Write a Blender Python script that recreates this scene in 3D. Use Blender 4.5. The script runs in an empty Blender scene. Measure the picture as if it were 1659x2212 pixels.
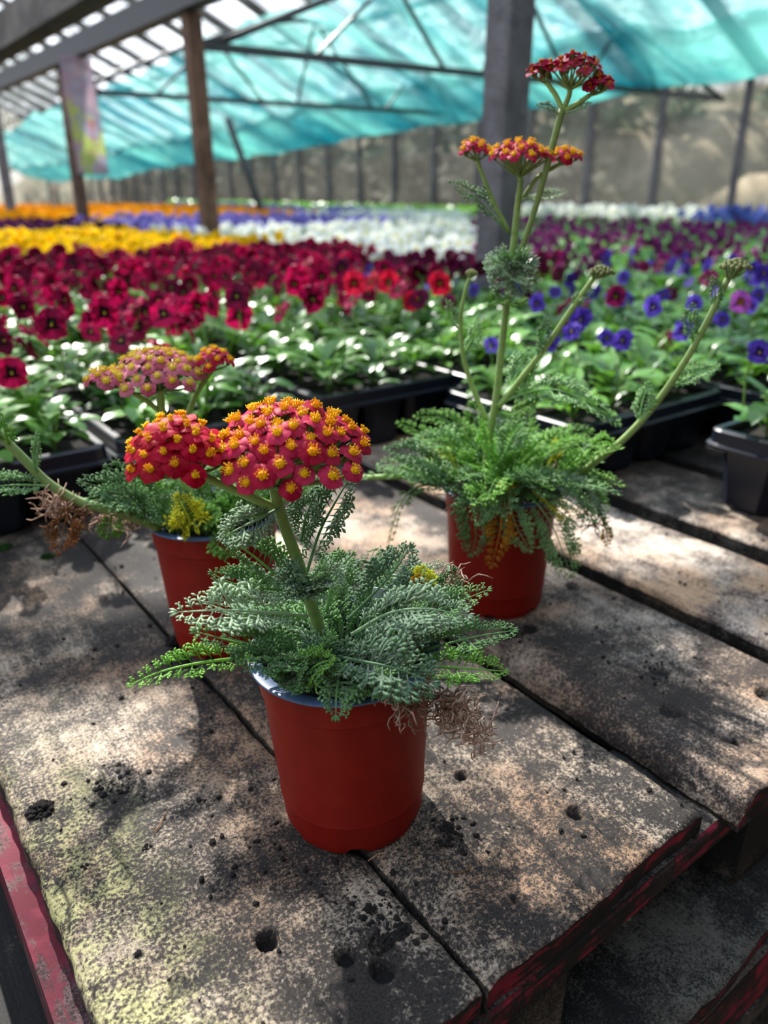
import bpy, math, random
import numpy as np
from mathutils import Vector, Matrix, Euler

# ------------------------------------------------------------------ camera, world, sun, exposure
SC = bpy.context.scene
COL = SC.collection
FPX, CX, CY, HY = 1630.0, 829.5, 1106.0, 410.0
PITCH = math.atan((CY - HY) / FPX)
YAW = math.radians(36.9)
CAM = Vector((0.0, 0.0, 0.40))

cd = bpy.data.cameras.new('camera')
cam = bpy.data.objects.new('camera', cd)
COL.objects.link(cam)
cam.location = CAM
cam.rotation_euler = (math.pi / 2 - PITCH, 0, -YAW)
cd.sensor_fit = 'VERTICAL'
cd.sensor_height = 36.0
cd.lens = FPX / 2212 * 36
cd.clip_start = 0.01
cd.dof.use_dof = True
cd.dof.focus_distance = 0.475
cd.dof.aperture_fstop = 5.2
SC.camera = cam

SUN_AZ, SUN_EL = math.radians(10), math.radians(42)     # azimuth from +Y towards +X
SUN_STRENGTH = 15.0
SKY_STRENGTH = 1.9
SC.view_settings.view_transform = 'Standard'
SC.view_settings.look = 'None'
SC.view_settings.exposure = 0.15
SC.view_settings.gamma = 1.0
SC.view_settings.use_curve_mapping = False
try:
    SC.cycles.use_denoising = True
    SC.cycles.max_bounces = 8
    SC.cycles.diffuse_bounces = 3
    SC.cycles.transparent_max_bounces = 10
    SC.cycles.sample_clamp_indirect = 4.0
    SC.cycles.caustics_reflective = False
    SC.cycles.caustics_refractive = False
except Exception:
    pass

w = bpy.data.worlds.new('sky')
SC.world = w
w.use_nodes = True
nt = w.node_tree
nt.nodes.clear()
o_ = nt.nodes.new('ShaderNodeOutputWorld')
bg = nt.nodes.new('ShaderNodeBackground')
tc = nt.nodes.new('ShaderNodeTexCoord')
sep = nt.nodes.new('ShaderNodeSeparateXYZ')
rp = nt.nodes.new('ShaderNodeValToRGB')
rp.color_ramp.elements[0].color = (0.95, 0.97, 1.0, 1)
rp.color_ramp.elements[0].position = 0.0
rp.color_ramp.elements[1].color = (0.55, 0.72, 1.0, 1)
rp.color_ramp.elements[1].position = 0.9
nt.links.new(tc.outputs['Generated'], sep.inputs[0])
nt.links.new(sep.outputs['Z'], rp.inputs[0])
nt.links.new(rp.outputs[0], bg.inputs[0])
bg.inputs[1].default_value = SKY_STRENGTH
nt.links.new(bg.outputs[0], o_.inputs[0])

sd = bpy.data.lights.new('sun', 'SUN')
sd.energy = SUN_STRENGTH
sd.angle = math.radians(0.6)
sd.color = (1.0, 0.95, 0.86)
sun = bpy.data.objects.new('sun', sd)
COL.objects.link(sun)
sv = Vector((math.sin(SUN_AZ) * math.cos(SUN_EL), math.cos(SUN_AZ) * math.cos(SUN_EL), math.sin(SUN_EL)))
sun.rotation_euler = sv.to_track_quat('Z', 'Y').to_euler()
sun.location = (0, 6, 8)

# ------------------------------------------------------------------ helpers
RND = random.Random(7)
NPR = np.random.RandomState(11)
_F = Vector((math.sin(YAW) * math.cos(PITCH), math.cos(YAW) * math.cos(PITCH), -math.sin(PITCH)))
_R = Vector((math.cos(YAW), -math.sin(YAW), 0))
_U = _R.cross(_F)
FLOOR = -0.85


def ray(x, y):
    return _F + _R * ((x - CX) / FPX) - _U * ((y - CY) / FPX)


def on_z(x, y, z=0.0):
    d = ray(x, y)
    return CAM + d * ((z - CAM.z) / d.z)


def facing(bx, by):
    """a function that turns a picture point into a point on the upright plane through (bx, by); off = metres nearer"""
    n = math.hypot(bx, by)
    h = Vector((bx / n, by / n, 0))

    def P(x, y, off=0.0):
        d = ray(x, y)
        return CAM + d * ((n - off) / (d.x * h.x + d.y * h.y))
    return P


def tag(o, label=None, cat=None, group=None, kind=None):
    if label:
        o['label'] = label
    if cat:
        o['category'] = cat
    if group:
        o['group'] = group
    if kind:
        o['kind'] = kind
    return o


def link(o, parent=None):
    COL.objects.link(o)
    if parent is not None:
        o.parent = parent
    return o


def empty(name, loc=(0, 0, 0), rz=0.0):
    o = bpy.data.objects.new(name, None)
    o.empty_display_size = 0.05
    o.location = loc
    o.rotation_euler = (0, 0, rz)
    return link(o)


class MB:
    def __init__(s):
        s.v, s.f, s.m = [], [], []

    def add(s, vs, fs, m=0):
        b = len(s.v)
        s.v.extend([tuple(v) for v in vs])
        s.f.extend([tuple(i + b for i in f) for f in fs])
        s.m.extend([m] * len(fs))

    def box(s, a, b, m=0):
        x0, y0, z0 = a
        x1, y1, z1 = b
        s.add([(x0, y0, z0), (x1, y0, z0), (x1, y1, z0), (x0, y1, z0), (x0, y0, z1), (x1, y0, z1), (x1, y1, z1), (x0, y1, z1)],
              [(0, 3, 2, 1), (4, 5, 6, 7), (0, 1, 5, 4), (1, 2, 6, 5), (2, 3, 7, 6), (3, 0, 4, 7)], m)

    def bar(s, p, q, wd, ht, m=0, up=(0, 0, 1)):
        p, q = Vector(p), Vector(q)
        t = (q - p).normalized()
        sd_ = t.cross(Vector(up)).normalized()
        u = sd_.cross(t)
        vs = []
        for c in (p, q):
            for a, b in ((-1, -1), (1, -1), (1, 1), (-1, 1)):
                vs.append(c + sd_ * (a * wd / 2) + u * (b * ht / 2))
        s.add(vs, [(0, 1, 2, 3), (7, 6, 5, 4), (0, 4, 5, 1), (1, 5, 6, 2), (2, 6, 7, 3), (3, 7, 4, 0)], m)

    def tube(s, pts, rad, n=6, m=0, cap=True):
        pts = [Vector(p) for p in pts]
        k = len(pts)
        if not hasattr(rad, '__len__'):
            rad = [rad] * k
        vs, fs = [], []
        prev = None
        for i, p in enumerate(pts):
            t = (pts[min(i + 1, k - 1)] - pts[max(i - 1, 0)])
            if t.length < 1e-9:
                t = Vector((0, 0, 1))
            t.normalize()
            if prev is None:
                a = t.orthogonal().normalized()
            else:
                a = (prev - t * prev.dot(t))
                a = a.normalized() if a.length > 1e-6 else t.orthogonal().normalized()
            prev = a
            b = t.cross(a)
            for j in range(n):
                an = 2 * math.pi * j / n
                vs.append(p + a * (rad[i] * math.cos(an)) + b * (rad[i] * math.sin(an)))
        for i in range(k - 1):
            for j in range(n):
                j2 = (j + 1) % n
                fs.append((i * n + j, i * n + j2, (i + 1) * n + j2, (i + 1) * n + j))
        if cap:
            fs.append(tuple(range(n))[::-1])
            fs.append(tuple((k - 1) * n + j for j in range(n)))
        s.add(vs, fs, m)

    def octa(s, p, q, side, nrm, wd, th, mid=0.55, m=0):
        """flat pointed lobe from p to q"""
        c = p + (q - p) * mid
        s.add([p, c + side * wd, c + nrm * th, c - side * wd, c - nrm * th, q],
              [(0, 1, 2), (0, 2, 3), (0, 3, 4), (0, 4, 1), (5, 2, 1), (5, 3, 2), (5, 4, 3), (5, 1, 4)], m)

    def ball(s, c, r, nu=8, nv=5, m=0, sq=(1, 1, 1), jit=0.0):
        vs = [(c[0], c[1], c[2] + r * sq[2])]
        for i in range(1, nv):
            a = math.pi * i / nv
            for j in range(nu):
                b = 2 * math.pi * j / nu
                rr = r * (1 + jit * (RND.random() - 0.5))
                vs.append((c[0] + rr * sq[0] * math.sin(a) * math.cos(b), c[1] + rr * sq[1] * math.sin(a) * math.sin(b), c[2] + rr * sq[2] * math.cos(a)))
        vs.append((c[0], c[1], c[2] - r * sq[2]))
        fs = [(0, 1 + j, 1 + (j + 1) % nu) for j in range(nu)]
        for i in range(nv - 2):
            for j in range(nu):
                a, b = 1 + i * nu + j, 1 + i * nu + (j + 1) % nu
                fs.append((a, a + nu, b + nu, b))
        l = len(vs) - 1
        fs += [(l, 1 + (nv - 2) * nu + (j + 1) % nu, 1 + (nv - 2) * nu + j) for j in range(nu)]
        s.add(vs, fs, m)

    def lathe(s, prof, n=64, m=0, c=(0, 0, 0), close=False, fn=None):
        """prof: list of (r, z[, mat])"""
        k = len(prof)
        vs = []
        for (r, z, *_) in prof:
            for j in range(n):
                a = 2 * math.pi * j / n
                zz = z if fn is None else fn(r, z, a)
                vs.append((c[0] + r * math.cos(a), c[1] + r * math.sin(a), c[2] + zz))
        b = len(s.v)
        s.v.extend(vs)
        for i in range(k - 1):
            mm = prof[i][2] if len(prof[i]) > 2 else m
            for j in range(n):
                j2 = (j + 1) % n
                s.f.append((b + i * n + j, b + i * n + j2, b + (i + 1) * n + j2, b + (i + 1) * n + j))
                s.m.append(mm)
        if close:
            s.f.append(tuple(b + j for j in range(n))[::-1])
            s.m.append(m)

    def mesh(s, name, mats, smooth=True):
        me = bpy.data.meshes.new(name)
        me.from_pydata(s.v, [], s.f)
        for mt in (mats if isinstance(mats, (list, tuple)) else [mats]):
            me.materials.append(mt)
        if len(me.polygons):
            me.polygons.foreach_set('material_index', s.m)
            me.polygons.foreach_set('use_smooth', [smooth] * len(me.polygons))
        me.update()
        return me

    def build(s, name, mats, parent=None, smooth=True):
        o = bpy.data.objects.new(name, s.mesh(name, mats, smooth))
        return link(o, parent)


def np_merge(name, templates, placements, mats):
    """one mesh out of many small copies: templates = [MB], placements = [(template index, Matrix)]"""
    V, LOOPS, ST, TO, MI = [], [], [], [], []
    pre = []
    for t in templates:
        v = np.array(t.v)
        tot = np.array([len(f) for f in t.f])
        lo = np.array([i for f in t.f for i in f])
        pre.append((v, lo, tot, np.array(t.m)))
    off = 0
    for k, M in placements:
        v, lo, tot, mi = pre[k]
        A = np.array(M)
        V.append(v @ A[:3, :3].T + A[:3, 3])
        LOOPS.append(lo + off)
        TO.append(tot)
        MI.append(mi)
        off += len(v)
    V = np.concatenate(V)
    LOOPS = np.concatenate(LOOPS)
    TO = np.concatenate(TO)
    MI = np.concatenate(MI)
    me = bpy.data.meshes.new(name)
    me.vertices.add(len(V))
    me.vertices.foreach_set('co', V.astype(np.float32).ravel())
    me.loops.add(len(LOOPS))
    me.loops.foreach_set('vertex_index', LOOPS.astype(np.int32))
    me.polygons.add(len(TO))
    st = np.concatenate([[0], np.cumsum(TO)[:-1]])
    me.polygons.foreach_set('loop_start', st.astype(np.int32))
    me.polygons.foreach_set('loop_total', TO.astype(np.int32))
    for mt in mats:
        me.materials.append(mt)
    me.polygons.foreach_set('material_index', MI.astype(np.int32))
    me.polygons.foreach_set('use_smooth', np.ones(len(TO), dtype=bool))
    me.update(calc_edges=True)
    me.validate()
    return link(bpy.data.objects.new(name, me))


def bez(p0, p1, p2, n):
    return [(1 - t) ** 2 * p0 + 2 * t * (1 - t) * p1 + t * t * p2 for t in [i / (n - 1) for i in range(n)]]


def catmull(pts, sub=4):
    pts = [Vector(p) for p in pts]
    if len(pts) < 3:
        return [pts[0].lerp(pts[-1], i / sub) for i in range(sub + 1)]
    out = []
    q = [pts[0] * 2 - pts[1]] + pts + [pts[-1] * 2 - pts[-2]]
    for i in range(1, len(q) - 2):
        for k in range(sub):
            t = k / sub
            a, b, c, d = q[i - 1], q[i], q[i + 1], q[i + 2]
            out.append(0.5 * ((2 * b) + (c - a) * t + (2 * a - 5 * b + 4 * c - d) * t * t + (3 * b - a - 3 * c + d) * t ** 3))
    out.append(pts[-1])
    return out


# ------------------------------------------------------------------ materials
def s2l(r, g, b):
    f = lambda c: (c / 255 / 12.92) if c / 255 <= 0.04045 else ((c / 255 + 0.055) / 1.055) ** 2.4
    return (f(r), f(g), f(b), 1)


class N:
    def __init__(s, name):
        s.mat = bpy.data.materials.new(name)
        s.mat.use_nodes = True
        s.t = s.mat.node_tree
        s.t.nodes.clear()
        s.out = s.t.nodes.new('ShaderNodeOutputMaterial')

    def n(s, typ, **kw):
        nd = s.t.nodes.new('ShaderNode' + typ)
        for k, v in kw.items():
            if k.startswith('_'):
                setattr(nd, k[1:], v)
            else:
                key = int(k[1:]) if k[0] == 'i' and k[1:].isdigit() else k.replace('__', ' ')
                s.set(nd.inputs[key], v)
        return nd

    def set(s, inp, v):
        if isinstance(v, bpy.types.NodeSocket):
            s.t.links.new(v, inp)
        elif isinstance(v, bpy.types.Node):
            s.t.links.new(v.outputs[0], inp)
        else:
            inp.default_value = v

    def math(s, op, a, b=0.0, clamp=False):
        return s.n('Math', _operation=op, _use_clamp=clamp, i0=a, i1=b).outputs[0]

    def mix(s, f, a, b, mode='MIX'):
        nd = s.t.nodes.new('ShaderNodeMix')
        nd.data_type = 'RGBA'
        nd.blend_type = mode
        s.set(nd.inputs[0], f)
        s.set(nd.inputs[6], a)
        s.set(nd.inputs[7], b)
        return nd.outputs[2]

    def noise(s, vec, scale, detail=4.0, rough=0.55, dist=0.0):
        nd = s.n('TexNoise', Vector=vec, Scale=scale, Detail=detail, Roughness=rough, Distortion=dist)
        return nd.outputs[0]

    def ramp(s, f, lo, hi):
        return s.n('MapRange', _interpolation_type='SMOOTHSTEP', i0=f, i1=lo, i2=hi, i3=0.0, i4=1.0).outputs[0]

    def pos(s, sc=(1, 1, 1)):
        g = s.n('NewGeometry')
        return s.n('Mapping', Vector=g.outputs['Position'], Scale=sc).outputs[0]

    def bump(s, h, strength=0.3, dist=0.002):
        return s.n('Bump', Height=h, Strength=strength, Distance=dist).outputs[0]

    def finish(s, shader):
        s.set(s.out.inputs[0], shader)
        return s.mat


def principled(name, col, rough=0.6, spec=0.5, **kw):
    m = N(name)
    p = m.n('BsdfPrincipled')
    m.set(p.inputs['Base Color'], col)
    p.inputs['Roughness'].default_value = rough
    p.inputs['Specular IOR Level'].default_value = spec
    for k, v in kw.items():
        m.set(p.inputs[k.replace('__', ' ')], v)
    return m.finish(p)


def leaf_mat(name, col, var=0.25, rough=0.5, spec=0.5, trans=0.35, tcol=None, sheen=0.0, per_object=True, nscale=60, col2=None):
    m = N(name)
    oi = m.n('ObjectInfo')
    nz = m.noise(m.pos(), nscale, 3)
    v = m.math('ADD', m.math('MULTIPLY', oi.outputs['Random'], 0.5 if per_object else 0.0), m.math('MULTIPLY', nz, 0.5 if per_object else 1.0))
    dark = tuple(c * (1 - var) for c in col[:3]) + (1,)
    lite = col2 if col2 else tuple(min(1, c * (1 + var)) for c in col[:3]) + (1,)
    c = m.mix(m.ramp(v, 0.25, 0.75), dark, lite)
    p = m.n('BsdfPrincipled')
    m.set(p.inputs['Base Color'], c)
    p.inputs['Roughness'].default_value = rough
    p.inputs['Specular IOR Level'].default_value = spec
    if sheen:
        p.inputs['Sheen Weight'].default_value = sheen
        p.inputs['Sheen Roughness'].default_value = 0.4
    t = m.n('BsdfTranslucent')
    m.set(t.inputs[0], m.mix(1.0, c, tcol if tcol else (1.0, 1.0, 0.55, 1), 'MULTIPLY') if not tcol else tcol)
    mx = m.n('MixShader', i0=trans)
    m.set(mx.inputs[1], p)
    m.set(mx.inputs[2], t)
    return m.finish(mx)


def wood_mat(name, pale, tan, dark, lichen=0.0, red=None, red_amt=0.0, damp=0.5, gx=False):
    """weathered timber, grain along Y (or X when gx)"""
    m = N(name)
    sg = (0.05, 1, 1) if gx else (1, 0.05, 1)
    ps = m.pos()
    blotch = m.noise(ps, 17, 12, 0.75)
    big = m.noise(m.pos((1, 0.45, 1) if not gx else (0.45, 1, 1)), 4.5, 4)
    speck = m.noise(ps, 400, 5, 0.7)
    grain = m.noise(m.pos(sg), 120, 6, 0.6, 0.3)
    fine = m.noise(m.pos((1, 0.03, 1) if not gx else (0.03, 1, 1)), 420, 3)
    v = m.math('ADD', blotch, m.math('MULTIPLY', m.math('SUBTRACT', speck, 0.5), 0.85))
    v = m.math('ADD', v, m.math('MULTIPLY', m.math('SUBTRACT', grain, 0.5), 0.2))
    v = m.math('ADD', v, m.math('MULTIPLY', m.math('SUBTRACT', big, 0.5), 0.8))
    f = m.ramp(v, damp - 0.13, damp + 0.14)
    c = m.mix(m.ramp(m.noise(ps, 7, 3), 0.4, 0.62), pale, tan)
    c = m.mix(m.ramp(fine, 0.35, 0.6), m.mix(1.0, c, (0.78, 0.75, 0.73, 1), 'MULTIPLY'), c)
    c = m.mix(f, dark, c)
    pit = m.ramp(m.math('ADD', m.noise(ps, 640, 2, 0.5), m.math('MULTIPLY', m.math('SUBTRACT', blotch, 0.5), 0.5)), 0.36, 0.46)
    c = m.mix(pit, tuple(q * 0.35 for q in dark[:3]) + (1,), c)
    if lichen:
        gm = m.n('NewGeometry')
        sx = m.n('SeparateXYZ', i0=gm.outputs['Position'])
        near = m.math('SUBTRACT', 1.0, m.ramp(sx.outputs[0], 0.045, 0.125))
        south = m.math('SUBTRACT', 1.0, m.ramp(sx.outputs[1], 0.36, 0.62))
        lm = m.math('MULTIPLY', m.math('MULTIPLY', near, south), m.ramp(m.math('ADD', m.noise(ps, 30, 8, 0.7), m.math('MULTIPLY', m.math('SUBTRACT', speck, 0.5), 1.1)), 0.44, 0.66))
        c = m.mix(m.math('MULTIPLY', lm, lichen), c, s2l(196, 192, 132))
    if red:
        rm = m.ramp(m.math('ADD', m.noise(ps, 22, 9, 0.7), m.math('MULTIPLY', m.math('SUBTRACT', grain, 0.5), 0.6)), 0.6 - red_amt * 0.35, 0.72 - red_amt * 0.35)
        rc = m.mix(m.ramp(m.noise(ps, 60, 5), 0.4, 0.7), red, tuple(min(1, x * 1.7 + 0.006) for x in red[:3]) + (1,))
        c = m.mix(rm, c, rc)
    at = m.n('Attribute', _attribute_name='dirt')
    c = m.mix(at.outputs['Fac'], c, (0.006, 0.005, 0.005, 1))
    p = m.n('BsdfPrincipled')
    m.set(p.inputs['Base Color'], c)
    p.inputs['Roughness'].default_value = 0.72
    p.inputs['Specular IOR Level'].default_value = 0.35
    h = m.math('ADD', m.math('MULTIPLY', speck, 0.7), m.math('ADD', m.math('MULTIPLY', grain, 0.8), m.math('MULTIPLY', fine, 0.5)))
    m.set(p.inputs['Normal'], m.bump(h, 0.55, 0.0016))
    return m.finish(p)


RED = s2l(124, 20, 42)
M = {}
M['wood_a'] = wood_mat('weathered_board', s2l(188, 172, 152), s2l(170, 138, 110), s2l(46, 40, 37), lichen=0.75, damp=0.56)
M['wood_b'] = wood_mat('grey_board', s2l(184, 172, 158), s2l(178, 148, 122), s2l(54, 46, 42), damp=0.54)
M['wood_c'] = wood_mat('pale_board', s2l(205, 192, 178), s2l(205, 170, 135), s2l(84, 73, 68), damp=0.48)
M['wood_dark'] = wood_mat('damp_timber', s2l(110, 104, 96), s2l(95, 84, 72), s2l(26, 24, 22), damp=0.56)
M['wood_low'] = wood_mat('lower_board', s2l(104, 102, 94), s2l(90, 84, 74), s2l(26, 25, 24), damp=0.57)
M['red_end'] = wood_mat('red_painted_end', s2l(60, 48, 44), s2l(50, 36, 32), s2l(16, 13, 13), red=RED, red_amt=0.34, damp=0.6, gx=True)
M['red_side'] = wood_mat('red_painted_side', s2l(120, 96, 96), s2l(105, 70, 70), s2l(50, 30, 32), red=s2l(104, 26, 44), red_amt=0.42, damp=0.47)
M['red_rail'] = wood_mat('red_painted_rail', s2l(70, 55, 50), s2l(60, 42, 36), s2l(20, 16, 15), red=RED, red_amt=0.3, damp=0.58, gx=True)
M['post_brown'] = wood_mat('brown_post', s2l(128, 100, 84), s2l(110, 82, 66), s2l(74, 54, 44), damp=0.45)
M['post_grey'] = wood_mat('grey_post', s2l(128, 126, 134), s2l(116, 112, 118), s2l(94, 92, 98), damp=0.42)
M['beam_grey'] = wood_mat('grey_beam', s2l(120, 116, 112), s2l(108, 100, 94), s2l(70, 66, 64), damp=0.45)
M['metal_dark'] = principled('dark_steel', s2l(58, 62, 68), 0.5, 0.5)
M['soil'] = None
m = N('peat_soil')
sp = m.noise(m.pos(), 340, 5, 0.7)
p = m.n('BsdfPrincipled')
m.set(p.inputs['Base Color'], m.mix(m.ramp(sp, 0.4, 0.7), (0.004, 0.003, 0.003, 1), (0.03, 0.018, 0.013, 1)))
p.inputs['Roughness'].default_value = 0.9
m.set(p.inputs['Normal'], m.bump(sp, 1.0, 0.004))
M['soil'] = m.finish(p)

# pots
m = N('terracotta_plastic')
sp = m.noise(m.pos(), 55, 6, 0.6)
p = m.n('BsdfPrincipled')
m.set(p.inputs['Base Color'], m.mix(m.ramp(sp, 0.3, 0.75), s2l(132, 22, 12), s2l(147, 28, 15)))
p.inputs['Roughness'].default_value = 0.5
p.inputs['Specular IOR Level'].default_value = 0.3
p.inputs['Subsurface Weight'].default_value = 0.0
t = m.n('BsdfTranslucent')
t.inputs[0].default_value = s2l(200, 50, 20)
mx = m.n('MixShader', i0=0.12)
m.set(mx.inputs[1], p)
m.set(mx.inputs[2], t)
M['pot'] = m.finish(mx)
M['pot_lip'] = principled('grey_blue_plastic', s2l(80, 106, 142), 0.42, 0.5)
M['tray'] = principled('navy_black_plastic', s2l(13, 20, 34), 0.36, 0.5)
M['tag'] = principled('white_plastic', s2l(215, 222, 235), 0.35, 0.5)

# yarrow
M['y_grey'] = leaf_mat('yarrow_leaf_grey', s2l(110, 158, 106), 0.22, 0.45, 0.5, 0.3, sheen=0.5, col2=s2l(180, 212, 172))
M['y_mid'] = leaf_mat('yarrow_leaf_green', s2l(96, 158, 74), 0.25, 0.45, 0.5, 0.38, sheen=0.35, col2=s2l(150, 200, 124))
M['y_bright'] = leaf_mat('yarrow_leaf_bright', s2l(122, 180, 58), 0.2, 0.5, 0.4, 0.42, sheen=0.15, col2=s2l(150, 205, 90))
M['y_yellow'] = leaf_mat('yarrow_leaf_yellow', s2l(216, 214, 44), 0.15, 0.5, 0.3, 0.45, col2=s2l(238, 238, 84))
M['y_amber'] = leaf_mat('yarrow_leaf_amber', s2l(214, 150, 32), 0.25, 0.5, 0.3, 0.3, col2=s2l(235, 185, 50))
M['y_dead'] = leaf_mat('yarrow_leaf_dead', s2l(160, 122, 100), 0.35, 0.8, 0.2, 0.15, col2=s2l(214, 182, 162), nscale=200)
M['y_tan'] = leaf_mat('yarrow_leaf_tan', s2l(180, 125, 75), 0.35, 0.7, 0.2, 0.2, col2=s2l(225, 180, 140))
M['y_stem'] = leaf_mat('yarrow_stem', s2l(140, 168, 92), 0.25, 0.55, 0.4, 0.08, sheen=0.3, nscale=200)
M['y_cup'] = leaf_mat('yarrow_bract', s2l(104, 120, 66), 0.3, 0.6, 0.3, 0.1, nscale=150)
M['y_bud'] = leaf_mat('yarrow_bud', s2l(150, 158, 100), 0.35, 0.7, 0.3, 0.1, nscale=400)


def petal_mat(name, a, b, trans=0.25):
    m = N(name)
    oi = m.n('ObjectInfo')
    nz = m.noise(m.pos(), 320, 3)
    v = m.math('ADD', m.math('MULTIPLY', oi.outputs['Random'], 0.6), m.math('MULTIPLY', nz, 0.4))
    c = m.mix(m.ramp(v, 0.15, 0.8), a, b)
    p = m.n('BsdfPrincipled')
    m.set(p.inputs['Base Color'], c)
    p.inputs['Roughness'].default_value = 0.55
    p.inputs['Specular IOR Level'].default_value = 0.15
    t = m.n('BsdfTranslucent')
    m.set(t.inputs[0], c)
    mx = m.n('MixShader', i0=trans)
    m.set(mx.inputs[1], p)
    m.set(mx.inputs[2], t)
    return m.finish(mx)


M['p_crimson'] = petal_mat('petal_crimson', s2l(160, 0, 30), s2l(188, 2, 48))
M['p_rose'] = petal_mat('petal_rose', s2l(170, 6, 48), s2l(204, 50, 90))
M['p_pink'] = petal_mat('petal_dusty_pink', s2l(188, 78, 108), s2l(222, 130, 150))
M['p_maroon'] = petal_mat('petal_maroon', s2l(140, 12, 46), s2l(170, 24, 66))
M['disc_gold'] = petal_mat('disc_gold', s2l(250, 176, 0), s2l(255, 206, 20), 0.1)
M['disc_lemon'] = petal_mat('disc_lemon', s2l(236, 200, 50), s2l(244, 222, 90), 0.15)
M['disc_dark'] = petal_mat('disc_amber', s2l(170, 60, 20), s2l(225, 140, 20), 0.1)

# pansies
M['pansy_leaf'] = leaf_mat('pansy_leaf', s2l(70, 130, 52), 0.35, 0.3, 0.85, 0.33, nscale=25, col2=s2l(118, 172, 76))
M['pansy_stem'] = leaf_mat('pansy_stem', s2l(120, 160, 70), 0.2, 0.5, 0.4, 0.15)
PAN = {}
for nm, a, b, eye in (('crimson', (92, 4, 46), (198, 16, 86), (34, 2, 18)), ('red', (196, 16, 52), (232, 40, 80), (90, 6, 20)), ('purple', (66, 44, 150), (112, 84, 214), (40, 16, 90)),
                      ('mauve', (176, 84, 190), (220, 140, 226), (120, 60, 30)), ('magenta', (84, 18, 74), (146, 44, 130), (36, 6, 36)), ('wine', (80, 10, 52), (130, 20, 80), (30, 4, 20)),
                      ('yellow', (244, 196, 0), (252, 222, 24), (220, 150, 0)), ('orange', (252, 168, 0), (255, 200, 20), (230, 130, 0)),
                      ('plum', (60, 14, 60), (96, 26, 90), (26, 4, 30)), ('lilac', (116, 104, 196), (164, 154, 226), (90, 70, 160)),
                      ('white', (232, 238, 240), (250, 252, 252), (240, 230, 140)), ('blue', (70, 90, 180), (120, 140, 220), (50, 50, 120))):
    PAN[nm] = (petal_mat('pansy_petal_' + nm, s2l(*a), s2l(*b), 0.35), petal_mat('pansy_blotch_' + nm, s2l(*eye), s2l(*eye), 0.2))
M['pansy_eye'] = principled('pansy_eye', s2l(240, 200, 40), 0.6)

# shade net
m = N('teal_shade_net')
ps = m.pos()
wv = m.noise(m.pos((0.5, 1, 1)), 1.3, 6, 0.6)
c = m.mix(m.ramp(wv, 0.35, 0.7), s2l(16, 122, 136), s2l(150, 220, 208))
t1 = m.n('BsdfTranslucent')
m.set(t1.inputs[0], c)
d1 = m.n('BsdfDiffuse')
m.set(d1.inputs[0], c)
tr = m.n('BsdfTransparent')
tr.inputs[0].default_value = (0.82, 1.0, 0.98, 1)
a = m.n('MixShader', i0=0.3)
m.set(a.inputs[1], t1)
m.set(a.inputs[2], d1)
b = m.n('MixShader', i0=0.34)
m.set(b.inputs[1], a)
m.set(b.inputs[2], tr)
M['net'] = m.finish(b)

# corrugated roof sheet
m = N('corrugated_clear_sheet')
gm = m.n('NewGeometry')
sx = m.n('SeparateXYZ', i0=gm.outputs['Position'])
yy = m.math('FRACT', m.math('MULTIPLY', sx.outputs[1], 2.6))
stripe = m.math('MULTIPLY', m.ramp(yy, 0.0, 0.08), m.math('SUBTRACT', 1.0, m.ramp(yy, 0.62, 0.74)))
DAPPLE_SHIFT = (5.3, 1.7, 0)
dirt = m.ramp(m.noise(m.n('Mapping', Vector=gm.outputs['Position'], Location=DAPPLE_SHIFT).outputs[0], 3.2, 9, 0.68), 0.46, 0.6)  # dirt patches added and shifted to break the sun into dapples
tr = m.n('BsdfTransparent')
tr.inputs[0].default_value = (0.97, 0.98, 1.0, 1)
tl = m.n('BsdfTranslucent')
tl.inputs[0].default_value = (0.85, 0.88, 0.9, 1)
dk = m.n('BsdfDiffuse')
dk.inputs[0].default_value = s2l(70, 74, 78)
a = m.n('MixShader', i0=0.25)
m.set(a.inputs[1], tr)
m.set(a.inputs[2], tl)
b = m.n('MixShader', i0=m.math('MAXIMUM', m.math('MULTIPLY', dirt, 0.62), m.math('MULTIPLY', m.math('SUBTRACT', 1.0, stripe), 0.4)))
m.set(b.inputs[1], a)
m.set(b.inputs[2], dk)
M['roof'] = m.finish(b)

# dirty glass
m = N('grubby_glass')
ps = m.pos((1, 1, 0.6))
g1 = m.noise(ps, 1.6, 8, 0.65)
tr = m.n('BsdfTransparent')
tr.inputs[0].default_value = (0.92, 0.9, 0.87, 1)
df = m.n('BsdfTranslucent')
df.inputs[0].default_value = s2l(150, 146, 136)
d2 = m.n('BsdfDiffuse')
d2.inputs[0].default_value = s2l(112, 110, 102)
a = m.n('MixShader', i0=0.5)
m.set(a.inputs[1], df)
m.set(a.inputs[2], d2)
b = m.n('MixShader', i0=m.math('ADD', 0.2, m.math('MULTIPLY', m.ramp(g1, 0.35, 0.7), 0.5)))
m.set(b.inputs[1], tr)
m.set(b.inputs[2], a)
gl = m.n('BsdfGlossy')
gl.inputs['Roughness'].default_value = 0.08
c_ = m.n('MixShader', i0=0.05)
m.set(c_.inputs[1], b)
m.set(c_.inputs[2], gl)
M['glass'] = m.finish(c_)

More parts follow.
